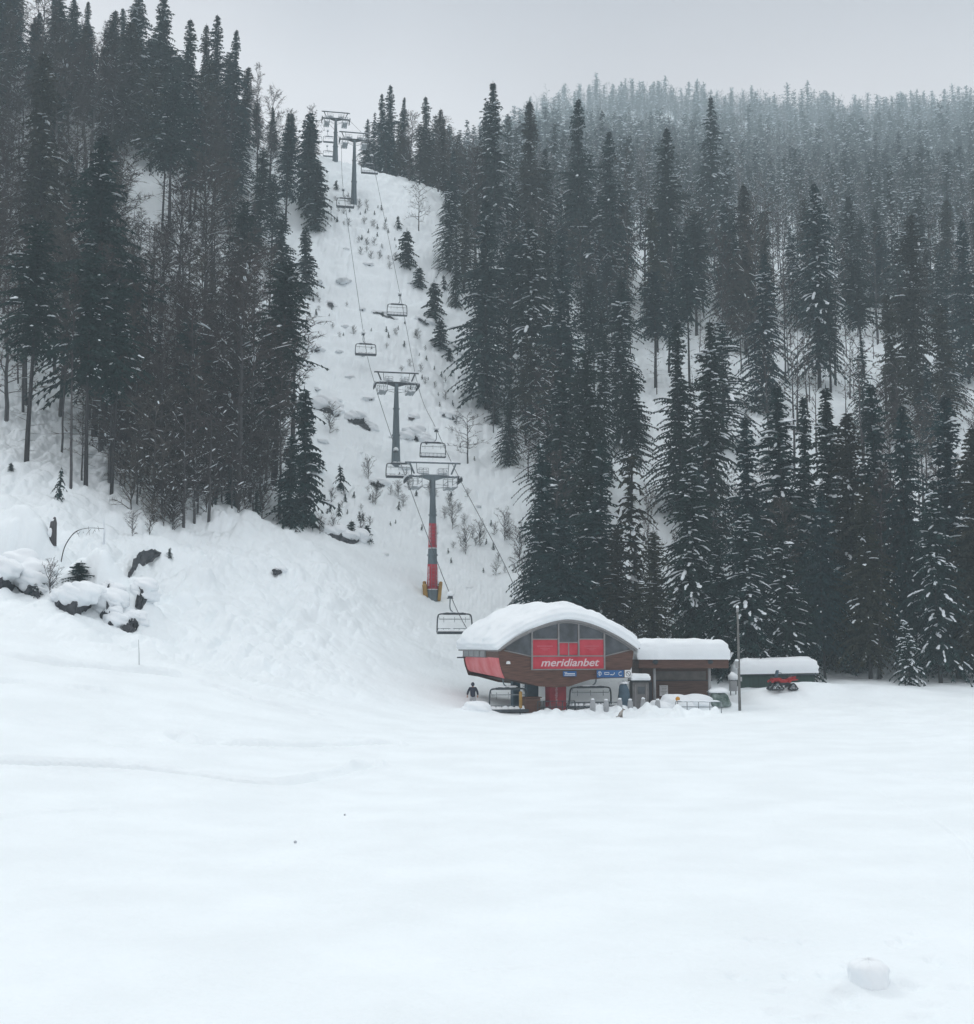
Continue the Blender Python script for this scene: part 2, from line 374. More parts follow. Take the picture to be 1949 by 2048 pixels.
# snow lump in the foreground, ploughed banks round the station
gg += [gm(1738, 1975, .55, .5, .13), gm(1690, 1985, .5, .3, .05), gm(1790, 1960, .6, .4, .06)]
for (px, py, rx, ry, hh) in [(a_, b_, c_, d_, e_ * .75) for a_, b_, c_, d_, e_ in [(1120, 1433, 2.5, .7, .35), (1180, 1430, 2.6, .7, .42), (1240, 1430, 2.2, .6, .38), (1300, 1432, 2.6, .7, .42),
        (1350, 1433, 2.4, .6, .38), (1395, 1434, 2.2, .6, .36), (1440, 1440, 3, .6, .25), (1500, 1438, 3, .6, .2), (1080, 1435, 1.5, .6, .3), (960, 1423, 1.4, .8, .35)]]:
    gg.append(gm(px, py, rx, ry, hh))
for k in range(60): gg.append(gm(1070 + rr.uniform(0, 370), 1432 + rr.uniform(-6, 5), rr.uniform(.2, .5), .3, rr.uniform(.10, .3)))
gg += [(12.6, 88.2, 1.6, 1.0, .5, 0), (14.2, 88.6, 1.9, 1.0, .6, 0), (16.5, 90, 1.6, 1.2, .5, 0), (9.5, 98.5, 5, 2.2, 2.6, 0), (5.0, 99, 4, 2.2, 2.2, 0), (1.6, 84.6, 1.7, 1.6, -.10, 0),
       (22.5, 93.5, 3.5, 2.2, .7, 0), (28, 94, 5, 2.5, .5, 0)]
# creek banks at the left
CREEK = [[(-40, 1172), (0, 1178), (35, 1172), (58, 1188), (78, 1197)], [(112, 1208), (130, 1222), (152, 1232), (172, 1222), (184, 1214)],
         [(205, 1234), (214, 1240), (224, 1252)], [(245, 1254), (262, 1258), (276, 1254)], [(258, 1156), (270, 1142), (290, 1128), (322, 1112)],
         [(204, 1212), (212, 1208), (226, 1210)], [(276, 1204), (284, 1214), (294, 1206)], [(545, 1146), (556, 1150), (567, 1147)]]
for (px, py, r, h) in [(20, 1140, 3.0, 1.9), (95, 1160, 2.6, 1.8), (155, 1200, 2.0, 1.5), (245, 1226, 2.3, 1.6), (205, 1190, 1.8, 1.3), (-20, 1150, 3, 1.5), (120, 1130, 1.4, .9), (50, 1110, 1.5, .8), (230, 1170, 1.5, .8), (60, 1140, 1.6, .6),
                       (300, 1085, 1.2, .5), (550, 1135, .7, .7), (400, 1150, 1.2, .7), (415, 1165, .6, .6), (370, 1205, .8, .7), (640, 1120, .9, .7), (655, 1140, .7, .5),
                       (650, 1050, 1.6, .8), (690, 1065, 1.8, .8), (725, 1060, 1.2, .7)]:
    gg.append(gm(px, py, r, r * .8, h))
GAUSS += gg

def ground():
    us = np.concatenate([np.linspace(-1.1, -.48, 40)[:-1], np.linspace(-.48, .48, 1250), np.linspace(.48, 1.1, 40)[1:]])
    near = CAMH * F / (np.concatenate([np.arange(2150, 1700, -1.9), np.arange(1700, 1532, -.95)]) - 1286.)
    ds = np.concatenate([np.linspace(-22, 13, 22), near, np.arange(near[-1] + .26, 110, .27), np.arange(110, 240, .42), np.arange(240, 340, 1.6), np.arange(340, 700, 6), np.arange(700, 1420, 14)])
    D, U = np.meshgrid(ds, us, indexing='ij'); X = U * np.maximum(D, 0) + U * 22 * np.exp(-np.maximum(D, 0) / 30.)
    Z = hgt(X.ravel(), D.ravel())
    V = np.stack([X.ravel(), D.ravel(), Z], 1)
    n, m = D.shape; I = (np.arange(n - 1)[:, None] * m + np.arange(m - 1)[None, :]).ravel()
    Fc = np.stack([I, I + 1, I + m + 1, I + m], 1)
    o = obj('snow_ground', npmesh('snow_ground', V, Fc, M_GROUND, True)); tag(o, kind='structure')
    o['label'] = 'snow covered ski field and mountainside'
ground()

# ------------------------------------------------------------------ trees
def nrm(v):
    l = math.sqrt(v[0]**2 + v[1]**2 + v[2]**2) or 1; return (v[0] / l, v[1] / l, v[2] / l)
def crs(a, b): return (a[1] * b[2] - a[2] * b[1], a[2] * b[0] - a[0] * b[2], a[0] * b[1] - a[1] * b[0])
BLOBV = []; BLOBF = []
for i_ in range(5):
    th = pi * i_ / 4
    for k_ in range(5): BLOBV.append((cos(th), sin(th) * cos(2 * pi * k_ / 5), sin(th) * sin(2 * pi * k_ / 5)))
for i_ in range(4):
    for k_ in range(5): BLOBF.append((i_ * 5 + k_, i_ * 5 + (k_ + 1) % 5, i_ * 5 + 5 + (k_ + 1) % 5, i_ * 5 + 5 + k_))
BLOBV = np.array(BLOBV); BLOBF = np.array(BLOBF)
class Snow:
    def __init__(s): s.V = []; s.F = []; s.n = 0
    def dab(s, p, ax, L, w, h, rg):
        ax = nrm(ax); sd = nrm(crs(ax, (0, 0, 1))); up = crs(sd, ax)
        B = BLOBV * np.array([L / 2, w / 2, h / 2]) * (1 + .22 * (np.array([[rg.random()] for _ in range(25)]) - .5))
        B[:, 2] = np.where(B[:, 2] < 0, B[:, 2] * .4, B[:, 2])
        s.V.append(B @ np.array([ax, sd, up]) + np.array(p)); s.F.append(BLOBF + s.n); s.n += 25
    def mesh(s, name, m=None):
        return npmesh(name, np.concatenate(s.V), np.concatenate(s.F), m or M_TSNOW, True)
def tri_mesh(name, T, m): 
    V = np.array(T, np.float32).reshape(-1, 3); return npmesh(name, V, np.arange(len(V)).reshape(-1, 3), m)
def quad_tube(T, a, b, ra, rb):
    """3 sided thin limb as triangles"""
    d = nrm((b[0] - a[0], b[1] - a[1], b[2] - a[2])); s = nrm(crs(d, (.3, .2, .9) if abs(d[2]) < .9 else (1, 0, .1))); q = crs(d, s)
    P = []
    for k in range(3):
        c, e = cos(2.094 * k), sin(2.094 * k); P.append((s[0] * c + q[0] * e, s[1] * c + q[1] * e, s[2] * c + q[2] * e))
    for k in range(3):
        u, w = P[k], P[(k + 1) % 3]
        A = (a[0] + u[0] * ra, a[1] + u[1] * ra, a[2] + u[2] * ra); B = (a[0] + w[0] * ra, a[1] + w[1] * ra, a[2] + w[2] * ra)
        C = (b[0] + w[0] * rb, b[1] + w[1] * rb, b[2] + w[2] * rb); D = (b[0] + u[0] * rb, b[1] + u[1] * rb, b[2] + u[2] * rb)
        T += [A, B, C, A, C, D]

def conifer_arrays(seed, H, R, cb=.06, whorl=.37, per=6, droop=.5, snow=.3, detail=1.0, shape=.8, ragged=.25, bent=0.0, big=.06, lean=0.0, ssize=1.0):
    rg = random.Random(seed); T = []; S = Snow(); z0 = H * cb; z = z0; a0 = rg.random() * 6
    gaps = [(rg.uniform(0, 6.28), rg.uniform(.1, .9)) for _ in range(7)]; wob = [rg.uniform(0, 6.28) for _ in range(3)]
    def axis(zz): t = zz / H; return (lean * H * t * t + .12 * sin(t * 5 + seed), .1 * sin(t * 4 + seed * 2))
    while z < H - .15:
        t = (z - z0) / (H - z0); prof = (1 - t)**shape * (1 - .35 * max(0, .18 - t) / .18)
        n = max(3, int(per * (1 if t < .85 else .7))); a0 += 2.4
        for k in range(n):
            az = a0 + 6.283 * k / n + rg.uniform(-.35, .35)
            L = R * prof * (1 + rg.uniform(-ragged, ragged)) * (1 + .16 * sin(2 * az + seed) + .15 * sin(t * 17 + wob[0]) + .10 * sin(t * 41 + wob[1] + az)) + .12
            for ga, gt in gaps:
                if abs(t - gt) < .05 and cos(az - ga) > .4: L *= .5
            if rg.random() < .07: L *= .45
            elif rg.random() < .05: L *= 1.3
            dx, dy = cos(az), sin(az); ox, oy = axis(z); zz = z + rg.uniform(-.5, .5) * whorl
            up = .25 + .5 * t - .15 * (1 - t); dr = droop * (1.15 - .5 * t) * rg.uniform(.7, 1.25)
            def P(s): return (ox + dx * L * s, oy + dy * L * s, zz + L * (up * s - dr * s * s * 1.15))
            step = .40 / detail; m = max(1, int(L / step))
            pa = P(0)
            k_ = 3
            for q in range(k_):                      # needled limb, standing on edge so that it reads from the side
                A, B = P(q / k_), P((q + 1) / k_); w0 = .10 * (1 - .6 * q / k_); w1 = .10 * (1 - .6 * (q + 1) / k_)
                T += [(A[0], A[1], A[2] + w0), (A[0], A[1], A[2] - w0), (B[0], B[1], B[2] - w1), (A[0], A[1], A[2] + w0), (B[0], B[1], B[2] - w1), (B[0], B[1], B[2] + w1)]
            # foliage blades along the branch
            for q in range(m + 1):
                s0 = .12 + .88 * q / max(1, m); p = P(s0); s1 = min(1, s0 + .12); p1 = P(s1) if s1 > s0 else P(s0 - .1)
                d = nrm((p1[0] - p[0], p1[1] - p[1], p1[2] - p[2])) if s1 > s0 else nrm((p[0] - p1[0], p[1] - p1[1], p[2] - p1[2]))
                ll = (.42 + .40 * (1 - s0) * min(1, L / 2)) * rg.uniform(.7, 1.3) / max(.75, detail**.5)
                for sg in (-1, 1):
                    sx_, sy_ = -dy * sg, dx * sg; dn = rg.uniform(.15, .75)
                    v = nrm((d[0] * .75 + sx_ * .8, d[1] * .75 + sy_ * .8, d[2] * .75 - dn))
                    wv = nrm((rg.uniform(-1, 1), rg.uniform(-1, 1), rg.uniform(-1, 1))); wv = nrm((wv[0] + d[0], wv[1] + d[1], wv[2] + d[2]))
                    w = .135 * rg.uniform(.7, 1.5) / detail**.6
                    T += [(p[0] - wv[0] * w, p[1] - wv[1] * w, p[2] - wv[2] * w), (p[0] + wv[0] * w, p[1] + wv[1] * w, p[2] + wv[2] * w),
                          (p[0] + v[0] * ll, p[1] + v[1] * ll, p[2] + v[2] * ll)]
                # hanging blade keeps the branch readable from the side
                w = .19 / detail**.6; hl = rg.uniform(.18, .46) * (1.1 - .5 * t)
                T += [(p[0] - d[0] * w, p[1] - d[1] * w, p[2] - d[2] * w), (p[0] + d[0] * w * 1.3, p[1] + d[1] * w * 1.3, p[2] + d[2] * w * 1.3), (p[0] + d[0] * .1, p[1] + d[1] * .1, p[2] - hl)]
            e = P(1); d = nrm((e[0] - P(.85)[0], e[1] - P(.85)[1], e[2] - P(.85)[2])); w = .07
            T += [(e[0] + dy * w, e[1] - dx * w, e[2] + .03), (e[0] - dy * w, e[1] + dx * w, e[2] - .03), (e[0] + d[0] * .4, e[1] + d[1] * .4, e[2] + d[2] * .4)]
            if rg.random() < snow * (.45 + .7 * (1 - t)) and L > .35:
                heavy = rg.random() < .28 + big; s0 = rg.uniform(.5, .98); m_ = rg.choice((2, 3, 3, 4)) if heavy else 1
                for c_ in range(m_):
                    s1 = s0 - c_ * .16 / max(.6, L * .5)
                    if s1 < .15: break
                    p = P(s1); p2 = P(s1 - .1); dd = (p[0] - p2[0] + rg.uniform(-.05, .05), p[1] - p2[1] + rg.uniform(-.05, .05), p[2] - p2[2])
                    k_ = ssize * 1.15 * (rg.uniform(.8, 1.5) if heavy else rg.uniform(.55, 1.1))
                    S.dab((p[0] + rg.uniform(-.1, .1), p[1] + rg.uniform(-.1, .1), p[2] + .05), dd, k_ * rg.uniform(.22, .46) * (1.3 if heavy else 1), k_ * rg.uniform(.13, .27), k_ * rg.uniform(.10, .20), rg)
        z += whorl * (1.05 - .45 * t) * rg.uniform(.8, 1.2)
    p = (*axis(H), H); T += [(p[0] - .09, p[1], p[2] - .5), (p[0] + .09, p[1], p[2] - .5), (p[0], p[1], p[2] + .45)]
    T += [(p[0], p[1] - .09, p[2] - .5), (p[0], p[1] + .09, p[2] - .5), (p[0], p[1], p[2] + .45)]
    if snow > 0.02: S.dab((p[0], p[1], H - .25), (0, .3, 1), .3, .18, .18, rg)
    # dead snags below the crown
    tk = []; zz = max(1.0, z0 - H * .4)
    while zz < z0 + 1 and cb > .15:
        az = rg.random() * 6.28; L = rg.uniform(.4, 1.6); a = (*axis(zz), zz)
        quad_tube(tk, a, (a[0] + cos(az) * L, a[1] + sin(az) * L, zz + rg.uniform(-.3, .3) * L), .03, .008); zz += rg.uniform(.15, .6)
    r0 = .0085 * H + .03; n = 7; prev = None
    for i in range(9):
        q = i / 8; c = (*axis(H * q), H * q - (.8 if i == 0 else 0)); r = r0 * (1 - q * .96)
        if prev: quad_tube6(tk, prev[0], c, prev[1], r)
        prev = (c, r)
    return T, S, tk
def quad_tube6(T, a, b, ra, rb, n=6):
    for k in range(n):
        c0, s0, c1, s1 = cos(6.2832 * k / n), sin(6.2832 * k / n), cos(6.2832 * (k + 1) / n), sin(6.2832 * (k + 1) / n)
        A = (a[0] + c0 * ra, a[1] + s0 * ra, a[2]); B = (a[0] + c1 * ra, a[1] + s1 * ra, a[2])
        C = (b[0] + c1 * rb, b[1] + s1 * rb, b[2]); D = (b[0] + c0 * rb, b[1] + s0 * rb, b[2])
        T += [A, B, C, A, C, D]
def bare_arrays(seed, H, R, cb=.35, limbs=34, sub=9, twig=9, snow=.3, up=.7, r0=None, tw=.024, crook=.25, lsc=1.0):
    rg = random.Random(seed); T = []; tk = []; S = Snow(); r0 = r0 or (.008 * H + .04)
    pts = [(0, 0, -.8)]; x = y = 0
    for i in range(1, 11):
        x += rg.uniform(-1, 1) * .018 * H * crook * 4 / 4; y += rg.uniform(-1, 1) * .018 * H * crook
        pts.append((x, y, H * i / 10))
    for i in range(10): quad_tube6(tk, pts[i], pts[i + 1], r0 * (1 - i / 10.3), r0 * (1 - (i + 1) / 10.3), 5)
    def ax(z):
        q = max(0, min(9.999, z / H * 10)); i = int(q); f = q - i; a, b = pts[i], pts[i + 1]
        return (a[0] * (1 - f) + b[0] * f, a[1] * (1 - f) + b[1] * f, z)
    for k in range(limbs):
        t = (k + rg.random()) / limbs; z = H * (cb + (1 - cb) * t * .97); p = ax(z); az = k * 2.4 + rg.uniform(-.5, .5)
        L = R * (.35 + .65 * math.sin(pi * min(1, .18 + .82 * (1 - t)) * .8)) * rg.uniform(.6, 1.15) * lsc
        el = up * rg.uniform(.5, 1.2) + .35 * t; d = [cos(az) * cos(el), sin(az) * cos(el), sin(el)]; r = .016 + .012 * L
        prev = p; ns = 5; path = [p]
        for j in range(ns):
            d = [d[0] + rg.uniform(-crook, crook), d[1] + rg.uniform(-crook, crook), d[2] + rg.uniform(-crook, crook) * .7 + .03]; d = list(nrm(d))
            nx = (prev[0] + d[0] * L / ns, prev[1] + d[1] * L / ns, prev[2] + d[2] * L / ns)
            quad_tube(T, prev, nx, r * (1 - j / ns) + .006, r * (1 - (j + 1) / ns) + .006)
            if rg.random() < snow and abs(d[2]) < .8:
                S.dab(((prev[0] + nx[0]) / 2, (prev[1] + nx[1]) / 2, (prev[2] + nx[2]) / 2 + r + .03), d, L / ns * rg.uniform(.6, 1.1), .07 + r * 1.4, .09, rg)
            prev = nx; path.append(nx)
        for m in range(sub):
            s = .2 + .8 * (m + rg.random()) / sub; q = min(ns - .001, s * ns); i = int(q); f = q - i
            a = tuple(path[i][c] * (1 - f) + path[i + 1][c] * f for c in range(3))
            v = nrm((d[0] + rg.uniform(-1, 1), d[1] + rg.uniform(-1, 1), d[2] * .6 + rg.uniform(-.5, .8))); l2 = L * .42 * (1.1 - .5 * s) * rg.uniform(.6, 1.2)
            b = (a[0] + v[0] * l2, a[1] + v[1] * l2, a[2] + v[2] * l2); quad_tube(T, a, b, .013, .006)
            if rg.random() < snow * .5 and abs(v[2]) < .7: S.dab(((a[0] + b[0]) / 2, (a[1] + b[1]) / 2, (a[2] + b[2]) / 2 + .03), v, l2 * .7, .06, .06, rg)
            for w in range(twig):
                u = rg.uniform(.15, 1); e = (a[0] + v[0] * l2 * u, a[1] + v[1] * l2 * u, a[2] + v[2] * l2 * u)
                o = nrm((v[0] * .8 + rg.uniform(-1, 1), v[1] * .8 + rg.uniform(-1, 1), v[2] * .8 + rg.uniform(-.7, .9))); l3 = rg.uniform(.25, .75) * min(1.2, .5 + L * .2)
                g = nrm(crs(o, (rg.uniform(-1, 1), rg.uniform(-1, 1), rg.uniform(-1, 1))))
                T += [(e[0] - g[0] * tw, e[1] - g[1] * tw, e[2] - g[2] * tw), (e[0] + g[0] * tw, e[1] + g[1] * tw, e[2] + g[2] * tw), (e[0] + o[0] * l3, e[1] + o[1] * l3, e[2] + o[2] * l3)]
    if not S.V: S.dab((pts[5][0], pts[5][1], pts[5][2]), (0, 0, 1), .12, .1, .1, rg)
    return T, S, tk

PROTO = {}
def proto(key, name, cat, T, S, tk, mneed, mbark, H, msnow=None):
    r = bpy.data.objects.new(name, None); r.empty_display_size = .3; r['category'] = cat     # unlinked source of the copies
    Tv = np.array(T, np.float32).reshape(-1, 3); Sv = np.concatenate(S.V); q = np.concatenate(S.F) + len(Tv); n3 = len(Tv) // 3
    Fc = np.concatenate([np.arange(len(Tv)).reshape(-1, 3), q[:, [0, 1, 2]], q[:, [0, 2, 3]]]); mi = np.concatenate([np.zeros(n3), np.ones(2 * len(q))])
    ms = [('trunk', tri_mesh('trunk', tk, mbark)), ('crown', npmesh('crown', np.concatenate([Tv, Sv]), Fc, [mneed, msnow or M_TSNOW], False, mi))]
    PROTO[key] = dict(name=name, cat=cat, ms=ms, H=H)
def plant(key, x, y, sc=1.0, rz=0.0, sz=None, tilt=None, label=None, group=None, sink=.15, z=None):
    p = PROTO[key]; zz = gz(x, y) if z is None else z
    r = thing(p['name'], (x, y, zz - sink * sc), rz, label, p['cat'], group); r.scale = (sc, sc, sz or sc)
    if tilt: r.rotation_euler = (tilt[0], tilt[1], rz)
    for n, me in p['ms']: obj(n, me, r)
    return r
def mkc(key, name='conifer_tree', mat_=None, msnow=None, bark=None, **k):
    T, S, tk = conifer_arrays(**k); proto(key, name, 'tree', T, S, tk, mat_ or M_NEEDLE, bark or M_BARK, k['H'], msnow)
def mkb(key, name='bare_tree', mat_=None, bark=None, **k):
    T, S, tk = bare_arrays(**k); proto(key, name, 'tree', T, S, tk, mat_ or M_TWIG, bark or M_BARK2, k['H'])
# conifers: full, narrow, high crowned, thin, snow laden
mkc('c0', seed=1, H=25, R=4.63, cb=.05, shape=0.98, snow=.30)
mkc('c1', seed=2, H=25, R=3.68, cb=.10, snow=.22, shape=0.85, mat_=M_NEEDLE2)
mkc('c2', seed=3, H=25, R=4.70, cb=.04, shape=1.0, snow=.42, droop=.62, per=6, big=.2, ssize=1.25)
mkc('c3', seed=4, H=25, R=3.05, cb=.32, snow=.25, shape=.55, ragged=.4)
mkc('c4', seed=5, H=25, R=3.17, cb=.45, snow=.22, shape=.5, ragged=.45)
mkc('c5', seed=6, H=25, R=3.08, cb=.15, snow=.3, shape=0.78, ragged=.5, whorl=.5, mat_=M_NEEDLE2)
mkc('c6', seed=8, H=25, R=4.07, cb=.12, snow=.55, droop=.7, shape=0.9, big=.3, ssize=1.15)
mkc('c7', seed=9, H=25, R=5.14, cb=.18, snow=.12, shape=0.95, droop=.55, big=.1)
mkc('c8', seed=31, H=25, R=4.62, cb=.08, snow=.35, shape=1.05, droop=.75, whorl=.5, ragged=.35, big=.2)
mkc('c9', seed=33, H=22, R=3.46, cb=.22, snow=.2, shape=0.6, droop=.45, whorl=.55, ragged=.6, per=5, mat_=M_NEEDLE2)
mkc('ca', seed=35, H=23, R=3.74, cb=.12, snow=.3, shape=0.85, droop=.85, whorl=.58, ragged=.6, per=5, ssize=1.2)
mkc('cb', seed=37, H=20, R=4.29, cb=.05, snow=.5, shape=0.8, droop=.6, whorl=.5, ragged=.5, per=5, big=.2, ssize=1.3)
mkc('edge', seed=12, H=12, R=2.1, cb=.02, snow=.10, whorl=.34, shape=.85, detail=1.2)
mkc('thin', seed=13, H=14, R=1.7, cb=.1, snow=.4, whorl=.55, per=4, droop=.9, shape=.7, ragged=.5, mat_=M_NEEDLE2)
mkc('sap', 'conifer_sapling', seed=14, H=5, R=1.15, cb=.04, whorl=.26, snow=.25, detail=1.5, per=5, ssize=.6)
mkc('sap2', 'conifer_sapling', seed=15, H=4, R=.85, cb=.06, whorl=.34, snow=.45, detail=1.4, per=4, droop=.8, ragged=.5, ssize=.6)
mkc('laden', seed=16, H=7.5, R=2.4, cb=.05, whorl=.45, per=5, droop=.55, snow=1.6, detail=1, big=.35, ssize=1.0)
mkb('b0', seed=21, H=20, R=3.6, cb=.35, snow=.2)
mkb('b1', seed=22, H=21, R=3.0, cb=.45, snow=.12, up=.9, limbs=26)
mkb('b2', seed=23, H=18, R=3.8, cb=.22, snow=.35, limbs=28)
mkb('b3', seed=24, H=22, R=2.6, cb=.5, snow=.10, up=1.0, limbs=22)
mkb('b4', seed=25, H=16, R=3.2, cb=.15, snow=.18, limbs=34, sub=8, twig=8)
mkb('snowy', seed=26, H=13, R=3.3, cb=.12, snow=.95, limbs=26, up=.35, crook=.35, r0=.26)
mkb('small', 'bare_tree', seed=27, H=7, R=2.3, cb=.18, snow=.12, limbs=18, sub=5, twig=4, up=.3, crook=.3, r0=.10, bark=M_BARK2)
mkb('shrub', 'bare_shrub', seed=28, H=2.2, R=1.3, cb=.02, snow=.5, limbs=16, sub=5, twig=5, up=.7, r0=.03, crook=.4, tw=.012)
mkb('brush', 'bare_shrub', seed=29, H=3.4, R=1.9, cb=.02, snow=.15, limbs=20, sub=6, twig=5, up=.9, r0=.03, crook=.35, tw=.012)

RR = random.Random(11)
USED = []
def hero(key, px, tip, base, d, label, group=None, w=None, rz=None, foot=False):
    """a tree seen with its tip and foot at these heights in the photograph, standing d metres away"""
    if foot: x, d, z = on_ground(px, base); x = float(x); y = d
    else: q = at(px, base, d); x, y = float(q[0]), float(q[1]); z = gz(x, y)
    p = PROTO[key]; T = at(px, tip, d)[2]; h = float(T) - z; sc = h / p['H']
    r = plant(key, x, y, sc if w is None else sc * w, rz if rz is not None else RR.uniform(0, 6.28), sz=sc, label=label, group=group)
    USED.append((x, y, .9 if h > 9 else .4)); return r
